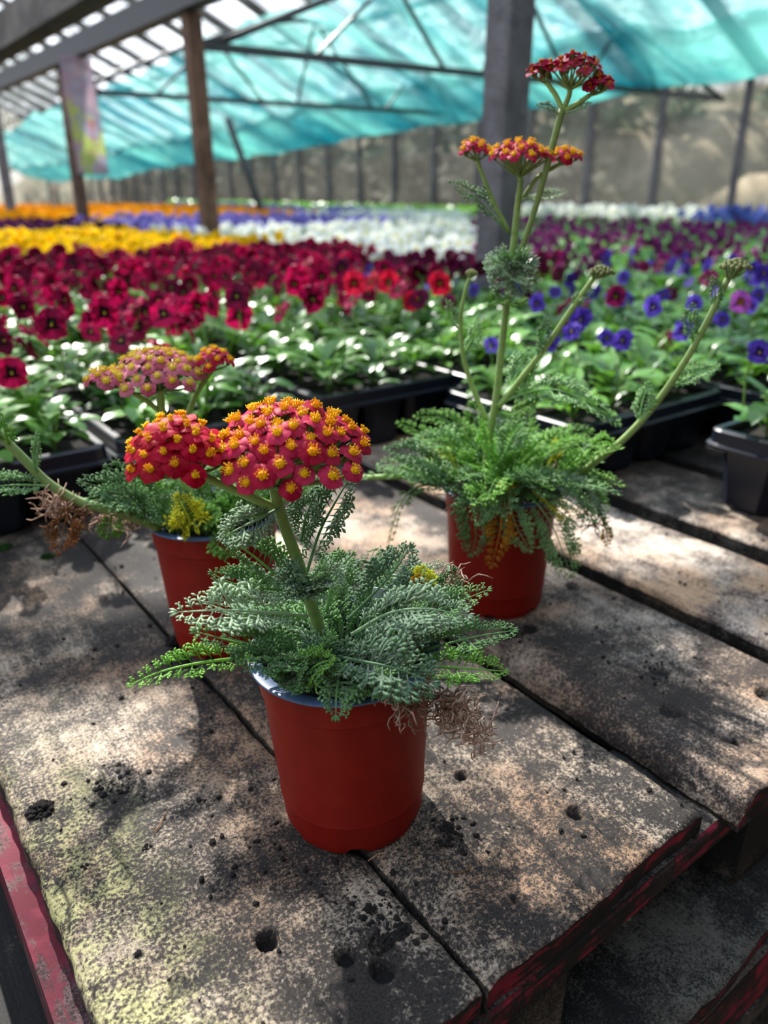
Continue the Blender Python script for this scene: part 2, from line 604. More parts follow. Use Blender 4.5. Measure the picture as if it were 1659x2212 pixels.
m = N('rough_bank')
c = m.mix(m.ramp(m.noise(m.pos(), 1.1, 9, 0.7), 0.38, 0.64), s2l(64, 70, 54), s2l(172, 160, 136))
c = m.mix(m.ramp(m.noise(m.pos(), 0.35, 4), 0.45, 0.6), c, s2l(70, 86, 60))
p = m.n('BsdfPrincipled')
m.set(p.inputs['Base Color'], c)
p.inputs['Roughness'].default_value = 0.95
M['bank'] = m.finish(p)
m = N('gravel_floor')
c = m.mix(m.noise(m.pos(), 60, 6), s2l(60, 56, 50), s2l(120, 112, 100))
p = m.n('BsdfPrincipled')
m.set(p.inputs['Base Color'], c)
p.inputs['Roughness'].default_value = 0.95
M['floor'] = m.finish(p)
M['tree_leaf'] = leaf_mat('tree_leaf', s2l(66, 92, 54), 0.4, 0.6, 0.3, 0.25, nscale=2)
M['hedge'] = leaf_mat('hedge_leaf', s2l(44, 58, 44), 0.4, 0.7, 0.3, 0.15, nscale=3)
M['bark'] = principled('bark', s2l(80, 66, 54), 0.9)
M['moss'] = leaf_mat('moss', s2l(34, 60, 20), 0.4, 0.9, 0.1, 0.1, nscale=300)

# printed hanging banner
m = N('printed_film')
ps = m.pos()
sx = m.n('SeparateXYZ', i0=ps)
c = m.mix(m.ramp(m.noise(ps, 7, 4), 0.4, 0.62), s2l(176, 168, 186), s2l(196, 172, 184))
c = m.mix(m.math('MULTIPLY', m.ramp(m.noise(m.pos((1.3, 1, 0.7)), 9, 3), 0.5, 0.6), m.math('SUBTRACT', 1.0, m.ramp(sx.outputs[2], 0.85, 0.95))), c, s2l(196, 206, 120))
c = m.mix(m.math('MULTIPLY', m.ramp(m.noise(m.pos((1, 1, 1.4)), 13, 3), 0.58, 0.68), m.math('SUBTRACT', 1.0, m.ramp(sx.outputs[2], 0.78, 0.86))), c, s2l(200, 120, 130))
d1 = m.n('BsdfTranslucent')
m.set(d1.inputs[0], c)
d2 = m.n('BsdfDiffuse')
m.set(d2.inputs[0], c)
a = m.n('MixShader', i0=0.5)
m.set(a.inputs[1], d1)
m.set(a.inputs[2], d2)
tr = m.n('BsdfTransparent')
b = m.n('MixShader', i0=0.22)
m.set(b.inputs[1], a)
m.set(b.inputs[2], tr)
M['banner'] = m.finish(b)


# ------------------------------------------------------------------ the greenhouse
WX, WY0, WY1 = 6.4, -3.0, 21.0
EAVE, RIDGE_X = 1.36, 1.9
SLOPE = 0.45
RIDGE_Z = EAVE + (WX - RIDGE_X) * SLOPE
LX = RIDGE_X - (WX - RIDGE_X)


def struct(o):
    o['kind'] = 'structure'
    return o


mb = MB()
mb.box((LX - 6, WY0 - 6, FLOOR - 0.1), (WX + 0.3, WY1 + 0.3, FLOOR))
struct(mb.build('floor', M['floor'], smooth=False))
# bank outside the glass
mb = MB()
nx, ny = 26, 60
vs = []
for i in range(nx):
    for j in range(ny):
        x = WX + 0.6 + i * 0.75
        y = -8 + j * 0.85
        z = FLOOR + 0.05 + 3.4 * (1 - math.exp(-(i * 0.75) / 5.5)) + 0.35 * math.sin(y * 1.3 + i) + 0.3 * math.sin(x * 2.1 + y * 0.7)
        vs.append((x, y, z if i else FLOOR))
mb.add(vs, [(i * ny + j, (i + 1) * ny + j, (i + 1) * ny + j + 1, i * ny + j + 1) for i in range(nx - 1) for j in range(ny - 1)])
b_ = struct(mb.build('hill', M['bank']))

# walls: glazed, with the bars as trim
mb = MB()
mb.box((WX, WY0, FLOOR), (WX + 0.006, WY1, EAVE))
struct(mb.build('wall_right', M['glass'], smooth=False))
mb = MB()
mb.box((LX, WY1, FLOOR), (WX, WY1 + 0.006, EAVE))
mb.add([(LX, WY1, EAVE), (WX, WY1, EAVE), (RIDGE_X, WY1, RIDGE_Z)], [(0, 1, 2)])
struct(mb.build('wall_back', M['glass'], smooth=False))
mb = MB()
mb.box((LX - 0.006, WY0, FLOOR), (LX, WY1, EAVE))
struct(mb.build('wall_left', M['glass'], smooth=False))
k = 0
y = 1.4
while y < WY1:
    mb = MB()
    mb.box((WX - 0.05, y - 0.02, FLOOR), (WX + 0.01, y + 0.02, EAVE))
    k += 1
    struct(mb.build('trim_%d' % k, M['post_grey'], smooth=False))
    y += 0.765
x = LX
while x < WX:
    mb = MB()
    mb.box((x - 0.025, WY1 - 0.05, FLOOR), (x + 0.025, WY1, EAVE))
    k += 1
    struct(mb.build('trim_%d' % k, M['post_grey'], smooth=False))
    x += 0.9
# opaque end wall, added unseen behind the camera to cut sky light
mb = MB()
mb.box((LX, WY0 - 0.05, FLOOR), (WX, WY0, EAVE))
mb.add([(LX, WY0, EAVE), (WX, WY0, EAVE), (RIDGE_X, WY0, RIDGE_Z)], [(0, 1, 2)])
struct(mb.build('sky_block_wall', M['post_brown'], smooth=False))
mb = MB()
for ex in (WX + 0.1, LX - 0.1):
    mb.add([(RIDGE_X, WY0, RIDGE_Z + 0.03), (ex, WY0, EAVE - 0.01), (ex, -1.2, EAVE - 0.01), (RIDGE_X, -1.2, RIDGE_Z + 0.03)], [(0, 1, 2, 3)])
struct(mb.build('roof', M['post_brown'], smooth=False))  # solid roof strip out of view, added to hold back overhead sky light
# roof sheets
mb = MB()
mb.add([(RIDGE_X, WY0, RIDGE_Z), (WX + 0.1, WY0, EAVE - 0.04), (WX + 0.1, WY1, EAVE - 0.04), (RIDGE_X, WY1, RIDGE_Z)], [(0, 1, 2, 3)])
mb.add([(RIDGE_X, WY0, RIDGE_Z), (LX - 0.1, WY0, EAVE - 0.04), (LX - 0.1, WY1, EAVE - 0.04), (RIDGE_X, WY1, RIDGE_Z)], [(3, 2, 1, 0)])
struct(mb.build('ceiling', M['roof'], smooth=False))
y = WY0 + 0.25
while y < WY1:
    for ex in (WX, LX):
        mb = MB()
        mb.bar((RIDGE_X, y, RIDGE_Z - 0.05), (ex, y, EAVE - 0.05), 0.05, 0.09)
        k += 1
        struct(mb.build('trim_%d' % k, M['beam_grey'], smooth=False))
    y += 0.92
for xx in (3.4, 4.9, 6.3, 0.4, -1.1):
    zz = RIDGE_Z - abs(xx - RIDGE_X) * SLOPE - 0.13
    mb = MB()
    mb.box((xx - 0.03, WY0, zz - 0.05), (xx + 0.03, WY1, zz))
    k += 1
    struct(mb.build('trim_%d' % k, M['beam_grey'], smooth=False))
# beams along the post row
mb = MB()
mb.box((1.62, WY0, 1.36), (1.80, WY1, 1.58))
k += 1
struct(mb.build('trim_%d' % k, M['beam_grey'], smooth=False))
mb = MB()
mb.box((1.68, WY0, 1.15), (1.76, WY1, 1.26))
k += 1
struct(mb.build('trim_%d' % k, M['metal_dark'], smooth=False))

# timber posts of the row
PX = 1.745
posts = [(1.632, 1.632, 0.045, 'post_grey', (0, 0), 'thick grey square timber post close behind the tall yarrow', 1.40),
         (1.755, 3.80, 0.038, 'post_brown', (-0.012, 0), 'brown weathered timber post rising from the yellow and crimson pansies', 1.15),
         (1.76, 6.00, 0.038, 'post_brown', (0.03, 0), 'slim dark brown post beside the hanging printed banner', 1.15),
         (1.79, 8.30, 0.042, 'post_grey', (0.02, 0), 'grey post at the far left edge of the greenhouse', 1.15)]
for px_, py_, hw, mt, lean, lab, top in posts:
    mb = MB()
    vs = []
    for z, lx in ((FLOOR, 0), (top, 1)):
        for a, b in ((-1, -1), (1, -1), (1, 1), (-1, 1)):
            vs.append((px_ + a * hw + lean[0] * lx, py_ + b * hw + lean[1] * lx, z))
    mb.add(vs, [(0, 3, 2, 1), (4, 5, 6, 7), (0, 1, 5, 4), (1, 2, 6, 5), (2, 3, 7, 6), (3, 0, 4, 7)])
    o = mb.build('wooden_post', M[mt], smooth=False)
    bv = o.modifiers.new('bevel', 'BEVEL')
    bv.width = 0.004
    tag(o, lab, 'post')
# slanting pole far back
mb = MB()
mb.tube([(3.48, 7.0, 1.0), (3.76, 7.0, 0.24), (3.844, 7.0, 0.0)], 0.035, 8)
tag(mb.build('slanting_pole', M['metal_dark']), 'dark pole leaning at a slant behind the lilac pansies', 'pole')

# roof trusses: tie, curved chord, web
for i, ty in enumerate((3.86, 6.06)):
    t = empty('roof_truss', (1.75, ty, 1.03))
    tag(t, ['steel roof truss tied to the brown post behind the shade net', 'second steel truss, tied to the slim post by the banner', 'third steel truss deep in the greenhouse',
            'farthest steel truss above the orange flowers'][i], 'roof truss', 'roof trusses')
    a = MB()
    a.bar((0, 0, 0), (4.55, 0, 0.04), 0.035, 0.035)
    a.build('tie_bar', M['metal_dark'], t, smooth=False)
    pts = [Vector((0.1, 0, 0.0)), Vector((1.2, 0, 0.42)), Vector((2.1, 0, 0.62)), Vector((3.2, 0, 0.42)), Vector((4.5, 0, 0.05))]
    a = MB()
    a.tube(catmull(pts, 5), 0.018, 6)
    a.build('curved_chord', M['metal_dark'], t)
    for q in ((0.7, 1.2), (1.6, 1.2), (1.9, 2.1), (2.7, 2.1), (2.8, 3.2), (3.7, 3.2)):
        a = MB()
        zt = {1.2: 0.42, 2.1: 0.62, 3.2: 0.42}[q[1]]
        a.bar((q[0], 0, 0.01), (q[1], 0, zt), 0.018, 0.018, up=(0, 1, 0))
        a.build('web_bar', M['metal_dark'], t, smooth=False)

# shade net: slack sheet under the right-hand slope
edge_y = [-2.0, 1.0, 3.0, 4.34, 5.13, 5.95, 7.18, 9.25, 10.5, 12.5, 15.8, 20.5]
edge_z = [1.20, 1.20, 1.11, 1.05, 1.045, 1.02, 0.95, 0.88, 0.80, 0.79, 0.62, 0.60]
NY, NX = 150, 46
mb = MB()
vs = []
for j in range(NY):
    y = -2.0 + 22.5 * j / (NY - 1)
    ez = float(np.interp(y, edge_y, edge_z)) + 0.012 * math.sin(y * 5.1) + 0.02 * math.sin(y * 1.9)
    for i in range(NX):
        u = i / (NX - 1)
        x = 5.45 - u * 1.85
        sag = 0.10 * math.sin(math.pi * min(1, u * 1.2)) * (0.6 + 0.4 * math.sin(y * 2.87))
        fold = 0.035 * math.sin(y * 3.1 + u * 5) * math.sin(u * 9 + y) + 0.02 * math.sin(y * 9 + u * 3)
        z = ez + (5.45 - x) * 0.40 - sag * 0.7 + fold * min(1, 0.25 + u * 3)
        if u < 0.1:
            x -= 0.0
        vs.append((x, y, z))
mb.add(vs, [(j * NX + i, (j + 1) * NX + i, (j + 1) * NX + i + 1, j * NX + i + 1) for j in range(NY - 1) for i in range(NX - 1)])
# the surplus is folded back under along the low edge
n0 = len(vs)
hem = []
for j in range(NY):
    for i in range(19):
        x, y, z = vs[j * NX + i]
        hem.append((x - 0.02, y, z - 0.012 - 0.05 * math.sin(math.pi * i / 18) * (1 + 0.5 * math.sin(y * 2.3))))
mb.add(hem, [(j * 19 + i, (j + 1) * 19 + i, (j + 1) * 19 + i + 1, j * 19 + i + 1) for j in range(NY - 1) for i in range(18)])
tag(mb.build('shade_net', M['net']), 'large teal shade net slung under the glazed roof', 'shade net')

# hanging banner
mb = MB()
vs = []
for j in range(25):
    for i in range(7):
        z = 1.15 - j * (0.66 / 24)
        xx = 1.585 + i * 0.195 / 6
        vs.append((xx + (1.15 - z) * 0.02, 5.37 + 0.012 * math.sin(i * 1.1 + j * 0.25), z))
mb.add(vs, [(j * 7 + i, j * 7 + i + 1, (j + 1) * 7 + i + 1, (j + 1) * 7 + i) for j in range(24) for i in range(6)])
o = mb.build('hanging_banner', M['banner'])
sol = o.modifiers.new('thick', 'SOLIDIFY')
sol.thickness = 0.002
tag(o, 'narrow translucent printed banner hanging from the roof beam', 'banner')

# trees outside
def tree(x, y, h, r, label):
    t = empty('tree', (x, y, FLOOR))
    tag(t, label, 'tree', 'trees outside the glass')
    a = MB()
    a.tube([(0, 0, 0), (0.05, 0, h * 0.4), (0, 0.05, h * 0.75)], [r * 0.09, r * 0.07, r * 0.03], 8)
    a.build('trunk', M['bark'], t)
    a = MB()
    for q in range(700):
        v = Vector((RND.gauss(0, 1), RND.gauss(0, 1), RND.gauss(0, 1))).normalized() * (r * RND.random() ** 0.4)
        c = Vector((0, 0, h * 0.68)) + Vector((v.x, v.y, v.z * 0.9))
        d = Vector((RND.gauss(0, 1), RND.gauss(0, 1), RND.gauss(0, 0.6))).normalized()
        s_ = d.orthogonal().normalized()
        l = 0.16 + 0.16 * RND.random()
        a.add([c - d * l, c + s_ * l * 0.5, c + d * l, c - s_ * l * 0.5], [(0, 1, 2, 3)])
    a.build('crown', M['tree_leaf'], t, smooth=False)


for (x, y, h, r) in ((10.5, 8.5, 4.0, 1.6), (10.2, 12.5, 4.6, 1.9), (9.5, 17.0, 4.4, 1.9), (11.8, 5.0, 3.6, 1.3), (2.2, 25.5, 4.5, 1.8), (6.8, 25.5, 4.8, 1.9)):
    tree(x, y, h, r, 'bushy dark tree blurred behind the grubby glass wall')


mb = MB()
rh = random.Random(9)
for q in range(5200):
    y = rh.uniform(5.8, 20.8)
    c = Vector((WX + 0.45 + rh.random() * 0.7, y, FLOOR + 0.1 + (1.75 + 0.3 * math.sin(y * 1.7)) * rh.random()))
    d = Vector((rh.gauss(0, 1), rh.gauss(0, 1), rh.gauss(0, 0.8))).normalized()
    s_ = d.orthogonal().normalized()
    l = 0.07 + 0.09 * rh.random()
    mb.add([c - d * l, c + s_ * l * 0.6, c + d * l, c - s_ * l * 0.6], [(0, 1, 2, 3)])
tag(mb.build('evergreen_hedge', M['hedge'], smooth=False), 'dark evergreen hedge seen dimly through the far glass wall', 'hedge', kind='stuff')


# ------------------------------------------------------------------ pallets and benches
def vnoise(x, y, seed=0):
    """cheap smooth numpy noise"""
    r = np.random.RandomState(seed)
    out = np.zeros_like(x)
    for k in range(7):
        a, b, c = r.uniform(-1, 1), r.uniform(-1, 1), r.uniform(0, 6.3)
        out += np.sin(x * a + y * b + c)
    return out / 7


# (x, y, radius, depth) hollows in the boards, from the photo
def hp(px_, py_):
    p_ = on_z(px_, py_)
    return p_.x, p_.y


HOLES = [(*hp(577, 2030), 0.0058, 0.011, 1), (*hp(745, 2062), 0.0058, 0.011, 1), (*hp(828, 2095), 0.0066, 0.010, 1), (*hp(818, 2040), 0.006, 0.005, 0.6), (*hp(485, 1945), 0.0055, 0.0012, 0.45),
         (*hp(392, 2132), 0.0066, 0.0016, 0.55), (*hp(1243, 1758), 0.0055, 0.008, 0.95), (*hp(995, 1677), 0.0045, 0.006, 0.9), (*hp(1447, 1535), 0.008, 0.006, 0.9),
         (*hp(1425, 1447), 0.008, 0.006, 0.95), (*hp(1655, 1500), 0.008, 0.006, 0.9), (*hp(1240, 1267), 0.008, 0.006, 0.95)]
CRACKS = [  # polylines in picture points, width, depth
    ([(1095, 1752), (1150, 1800), (1200, 1850), (1272, 1935)], 0.0007, 0.004), ([(930, 1690), (990, 1750), (1020, 1785)], 0.0005, 0.003), ([(1230, 1855), (1275, 1890), (1305, 1925)], 0.0005, 0.004),
    ([(1310, 1880), (1335, 1900)], 0.0005, 0.004), ([(650, 2110), (700, 2170), (740, 2211)], 0.0004, 0.003), ([(1447, 1430), (1540, 1490), (1659, 1555)], 0.0008, 0.004),
    ([(1470, 1540), (1560, 1590), (1650, 1635)], 0.0009, 0.005), ([(940, 1925), (925, 1965), (905, 2000)], 0.0004, 0.003), ([(1270, 1765), (1300, 1800), (1340, 1830)], 0.0006, 0.003),
    ([(1330, 1430), (1450, 1480)], 0.0006, 0.003), ([(118, 1890), (150, 1950), (148, 2010)], 0.0005, 0.003), ([(330, 1760), (300, 1720)], 0.0003, 0.001)]
CRACKS = [([hp(*q) for q in c], w_, d_) for c, w_, d_ in CRACKS]


def board(name, x0, x1, y0, y1, ztop, th, mats, parent, dx=0.0035, dy=0.0035, seed=0, left=(0, 0), right=(0, 0), hollows=True, fine_to=None):
    """plank along Y: top is a fine grid with real hollows, cracks and worn edges; mats = (wood, red end)"""
    nxp = max(6, int((x1 - x0) / dx))
    if fine_to is None or fine_to >= y1:
        ys = np.linspace(y0, y1, max(3, int((y1 - y0) / dy)))
    else:
        ys = np.concatenate([np.linspace(y0, fine_to, int((fine_to - y0) / dy)), np.linspace(fine_to, y1, max(3, int((y1 - fine_to) / 0.03)))[1:]])
    xs = np.linspace(x0, x1, nxp)
    Xg, Yg = np.meshgrid(xs, ys)
    Z = np.full_like(Xg, ztop)
    D = np.zeros_like(Xg)
    Z += 0.0012 * vnoise(Xg * 60, Yg * 12, seed) + 0.0007 * vnoise(Xg * 260, Yg * 40, seed + 1)
    Z += NPR.normal(0, 0.00012, Xg.shape)
    # worn, rounded long edges and irregular end
    eL = np.exp(-((Xg - x0) / 0.004) ** 2)
    eR = np.exp(-((x1 - Xg) / 0.004) ** 2)
    Z -= 0.003 * (eL + eR)
    wob = 0.0016 * vnoise(Yg * 30, Yg * 9, seed + 2) + 0.0012 * vnoise(Yg * 140, Yg * 70, seed + 3)
    Xd = Xg + wob * (eL + eR)
    eE = np.exp(-((Yg - y0) / 0.003) ** 2)
    Z -= 0.003 * eE * (0.6 + 0.4 * vnoise(Xg * 160, Xg * 40, seed + 4))
    Yd = Yg + eE * (0.004 * vnoise(Xg * 55, Xg * 20, seed + 5) + 0.002 * vnoise(Xg * 300, Xg * 10, seed + 6))
    if hollows:
        for hx, hy, hr, hd, ht in HOLES:
            if x0 - 0.01 < hx < x1 + 0.01 and y0 < hy < y1:
                rr = np.sqrt((Xg - hx) ** 2 + (Yg - hy) ** 2) / hr
                rr = rr * (1 + 0.12 * vnoise(Xg * 500, Yg * 500, seed + 9))
                fall = 1 / (1 + np.exp((rr - 1) * 14))
                Z -= hd * fall
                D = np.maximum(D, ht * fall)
        for pl_, w_, d_ in CRACKS:
            for (ax, ay), (bx, by) in zip(pl_[:-1], pl_[1:]):
                if not (x0 < (ax + bx) / 2 < x1):
                    continue
                L2 = (bx - ax) ** 2 + (by - ay) ** 2
                t = np.clip(((Xg - ax) * (bx - ax) + (Yg - ay) * (by - ay)) / L2, 0, 1)
                ds = np.sqrt((Xg - ax - t * (bx - ax)) ** 2 + (Yg - ay - t * (by - ay)) ** 2)
                ds = ds + 0.0004 * vnoise(Xg * 900, Yg * 900, seed + 12)
                fall = np.exp(-(ds / (w_ * 2.3)) ** 2)
                Z -= d_ * 0.5 * fall
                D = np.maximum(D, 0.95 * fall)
    V = [np.stack([Xd, Yd, Z], -1).reshape(-1, 3)]
    nyp = len(ys)
    F = []
    idx = lambda j, i: j * nxp + i
    Fm = []
    for j in range(nyp - 1):
        for i in range(nxp - 1):
            F.append((idx(j, i), idx(j, i + 1), idx(j + 1, i + 1), idx(j + 1, i)))
            Fm.append(0)
    base = nxp * nyp
    # sides: left/right give (bevel out, drop) for waney edges
    top = V[0].reshape(nyp, nxp, 3)
    Ls, Rs = [], []
    zb = ztop - th
    extra = []
    for j in range(nyp):
        l, r = top[j, 0], top[j, -1]
        wl = 0.0006 * math.sin(ys[j] * 90 + seed) + 0.0005 * math.sin(ys[j] * 260)
        extra.append((l[0] - left[0] + wl, l[1], ztop - left[1] - 0.004))
        extra.append((x0 - left[0] * 0.9 + wl, l[1], zb))
        extra.append((x1 + right[0] * 0.9 + wl, r[1], zb))
        extra.append((r[0] + right[0] + wl, r[1], ztop - right[1] - 0.004))
    V.append(np.array(extra))
    e = lambda j, q: base + j * 4 + q
    for j in range(nyp - 1):
        F += [(idx(j, 0), idx(j + 1, 0), e(j + 1, 0), e(j, 0)), (e(j, 0), e(j + 1, 0), e(j + 1, 1), e(j, 1)),
              (e(j, 1), e(j + 1, 1), e(j + 1, 2), e(j, 2)), (e(j, 2), e(j + 1, 2), e(j + 1, 3), e(j, 3)), (e(j, 3), e(j + 1, 3), idx(j + 1, nxp - 1), idx(j, nxp - 1))]
        Fm += [0, 2, 2, 2, 0]
    # ends: a strip of quads so that the end follows the worn edge
    nb = base + nyp * 4
    endv = []
    for j in (0, nyp - 1):
        for i in range(nxp):
            xx = x0 + (x1 - x0) * i / (nxp - 1)
            endv.append((xx, top[j, i][1] + (0.002 if j == 0 else 0), zb))
    V.append(np.array(endv))
    for i in range(nxp - 1):
        F.append((idx(0, i + 1), idx(0, i), nb + i, nb + i + 1))
        F.append((idx(nyp - 1, i), idx(nyp - 1, i + 1), nb + nxp + i + 1, nb + nxp + i))
        Fm += [1, 1]
    F += [(e(0, 0), e(0, 1), nb, idx(0, 0)), (e(0, 3), idx(0, nxp - 1), nb + nxp - 1, e(0, 2))]
    Fm += [1, 1]
    V = np.concatenate(V)
    me = bpy.data.meshes.new(name)
    me.from_pydata(V.tolist(), [], F)
    for mt in mats:
        me.materials.append(mt)
    me.polygons.foreach_set('material_index', Fm)
    me.polygons.foreach_set('use_smooth', [q == 0 for q in Fm])
    at = me.attributes.new('dirt', 'FLOAT', 'POINT')
    arr = np.zeros(len(V), dtype=np.float32)
    arr[:base] = D.ravel()
    at.data.foreach_set('value', arr)
    me.update()
    return link(bpy.data.objects.new(name, me), parent)


pal = empty('wooden_pallet', (0, 0, 0))
tag(pal, 'weathered timber pallet with red painted board ends, holding the three potted yarrows', 'pallet')
wm = lambda a: (M[a], M['red_end'], M['wood_dark'])
board('deck_board', 0.036, 0.2085, 0.188, 1.42, 0.0, 0.024, wm('wood_a'), pal, 0.0016, 0.0018, 1, left=(0.002, 0.004), fine_to=0.62)
board('deck_board', 0.2120, 0.419, 0.186, 1.42, 0.0015, 0.024, wm('wood_a'), pal, 0.0018, 0.0018, 2, fine_to=0.62)
board('deck_board', 0.467, 0.634, 0.176, 1.42, 0.0, 0.028, wm('wood_b'), pal, 0.0025, 0.0025, 3, left=(0.018, 0.017), fine_to=0.6)
board('deck_board', 0.667, 0.826, 0.190, 1.42, 0.001, 0.026, wm('wood_c'), pal, 0.004, 0.004, 4, left=(0.002, 0.004))
board('deck_board', 0.868, 1.045, 0.185, 1.42, 0.0, 0.026, wm('wood_b'), pal, 0.005, 0.005, 5)
for i, (y0, y1) in enumerate(((0.186, 0.285), (0.74, 0.84), (1.30, 1.40))):
    mb = MB()
    mb.box((0.053, y0, -0.048), (1.05, y1, -0.0245))
    mb.m[1] = 1
    o = mb.build('cross_board', [M['red_rail'] if i == 0 else M['wood_dark'], M['wood_dark']], pal, smooth=False)
    bv = o.modifiers.new('bevel', 'BEVEL')
    bv.width = 0.003
    for x0 in (0.054, 0.20, 0.50, 0.955):
        mb = MB()
        mb.box((x0, y0 + 0.002, -0.128), (x0 + 0.085, y1, -0.048))
        mb.build('spacer_block', M['red_rail'] if (i == 0 and x0 > 0.9) else M['wood_dark'], pal, smooth=False)
# long side rail with flaking red paint
mb = MB()
mb.box((0.018, 0.195, -0.100), (0.052, 1.42, -0.0262))
o = mb.build('side_rail', M['red_side'], pal, smooth=False)
tag(o, 'flaking red painted side rail')
# lower pallet
low = empty('wooden_pallet', (0, 0, -0.128))
tag(low, 'lower dark damp pallet under the other, worn red paint along its front edge', 'pallet')
for i, (x0, x1) in enumerate(((-0.30, -0.13), (-0.12, 0.05), (0.09, 0.26), (0.275, 0.70), (0.71, 0.88), (0.89, 1.06))):
    board('deck_board', x0, x1, 0.148, 1.40, 0.0, 0.024, (M['wood_low'], M['red_rail'], M['wood_dark']), low, 0.008, 0.008, 20 + i, hollows=False)
for (y0, y1) in ((0.15, 0.25), (0.72, 0.82), (1.28, 1.38)):
    mb = MB()
    mb.box((-0.30, y0, -0.10), (1.06, y1, -0.0245))
    mb.build('stringer', M['red_rail'], low, smooth=False)
mb = MB()
mb.box((-0.30, 0.148, -0.125), (1.06, 1.40, -0.1005))
mb.build('base_board', M['wood_dark'], low, smooth=False)
for zb in (-0.378, -0.503, -0.628):
    pass
st = empty('timber_stack', (0, 0, FLOOR))
tag(st, 'dark stack of timber packing under the pallets', 'timber stack')
for i, (x0, y0) in enumerate(((-0.28, 0.18), (0.90, 0.18), (-0.28, 1.2), (0.90, 1.2))):
    mb = MB()
    mb.box((x0, y0, 0), (x0 + 0.15, y0 + 0.17, -FLOOR - 0.253))
    mb.build('support_leg', M['wood_dark'], st, smooth=False)


def bench(x0, x1, y0, y1, z, label, name='display_bench'):
    t = empty(name, ((x0 + x1) / 2, (y0 + y1) / 2, FLOOR))
    t.location = (0, 0, 0)
    tag(t, label, 'bench')
    a = MB()
    a.box((x0, y0, z - 0.03), (x1, y1, z))
    a.build('bench_top', M['wood_dark'], t, smooth=False)
    for xx in np.linspace(x0 + 0.1, x1 - 0.1, 3):
        for yy in np.linspace(y0 + 0.1, y1 - 0.1, max(2, int((y1 - y0) / 2.5))):
            a = MB()
            a.box((xx - 0.04, yy - 0.04, FLOOR), (xx + 0.04, yy + 0.04, z - 0.031))
            a.build('leg', M['wood_dark'], t, smooth=False)
    return t


bench(0.0, 1.56, 1.435, 11.0, -0.001, 'long timber bench under the crimson, yellow and orange pansies')
bench(1.83, 5.05, 1.435, 11.0, -0.001, 'long timber bench under the white, lilac and magenta pansies')
bench(1.075, 5.05, 0.0, 1.425, -0.001, 'timber bench under the purple violas at the right')
bench(5.5, 6.25, 1.6, 14.0, 0.06, 'narrow bench of blue and white flowers along the glass wall')


# ------------------------------------------------------------------ trays
TRAY_LABELS = {}
CELL = 0.087


def tray_mesh(nx, ny, h):
    """cell tray: rim with a step, tapered cups, peat. Returns meshes (rim, cups, soil)"""
    W, L = nx * CELL + 0.014, ny * CELL + 0.014
    rim = MB()
    # outer band and lip as a stepped ring
    prof = [(0.006, h - 0.024), (0.009, h - 0.024), (0.009, h - 0.020), (0.004, h - 0.018), (0.003, h - 0.002), (0.0, h), (-0.008, h), (-0.009, h - 0.004), (-0.009, h - 0.014)]
    ring = []
    for (d, z) in prof:
        r = 0.014
        pts = []
        for (cx_, cy_, a0) in ((W / 2, L / 2, 0), (-W / 2, L / 2, 90), (-W / 2, -L / 2, 180), (W / 2, -L / 2, 270)):
            for q in range(4):
                a = math.radians(a0 + q * 30)
                sx_, sy_ = (1 if cx_ > 0 else -1), (1 if cy_ > 0 else -1)
                pts.append((cx_ - sx_ * r + (r + d) * math.cos(a), cy_ - sy_ * r + (r + d) * math.sin(a), z))
        ring.append(pts)
    n = len(ring[0])
    vs = [p for rg in ring for p in rg]
    rim.add(vs, [(i * n + j, i * n + (j + 1) % n, (i + 1) * n + (j + 1) % n, (i + 1) * n + j) for i in range(len(ring) - 1) for j in range(n)])
    cups = MB()
    soil = MB()
    for i in range(nx):
        for j in range(ny):
            cx_, cy_ = (i - (nx - 1) / 2) * CELL, (j - (ny - 1) / 2) * CELL
            lev = []
            for (hw, c, z) in ((CELL / 2 - 0.0005, 0.008, h - 0.008), (CELL / 2 - 0.003, 0.010, h - 0.02), (CELL / 2 - 0.009, 0.014, 0.008), (CELL / 2 - 0.012, 0.016, 0.001)):
                lev.append([(cx_ + a, cy_ + b, z) for a, b in ((hw, hw - c), (hw - c, hw), (-hw + c, hw), (-hw, hw - c), (-hw, -hw + c), (-hw + c, -hw), (hw - c, -hw), (hw, -hw + c))])
            vs = [p for l in lev for p in l]
            fs = [(k_ * 8 + (q + 1) % 8, k_ * 8 + q, (k_ + 1) * 8 + q, (k_ + 1) * 8 + (q + 1) % 8) for k_ in range(3) for q in range(8)]
            fs.append(tuple(24 + q for q in range(8))[::-1])
            cups.add(vs, fs)
    nxs, nys = nx * 5, ny * 5
    vs = [((-0.5 + i / nxs) * (W - 0.006), (-0.5 + j / nys) * (L - 0.006), h - 0.012 + RND.uniform(-0.003, 0.003)) for j in range(nys + 1) for i in range(nxs + 1)]
    soil.add(vs, [(j * (nxs + 1) + i, j * (nxs + 1) + i + 1, (j + 1) * (nxs + 1) + i + 1, (j + 1) * (nxs + 1) + i) for j in range(nys) for i in range(nxs)])
    return (rim.mesh('tray_rim', M['tray'], False), cups.mesh('tray_cups', M['tray'], False), soil.mesh('tray_soil', M['soil']), W, L)


TM = {}
CELLS = []      # (x, y, soil height, tray number)


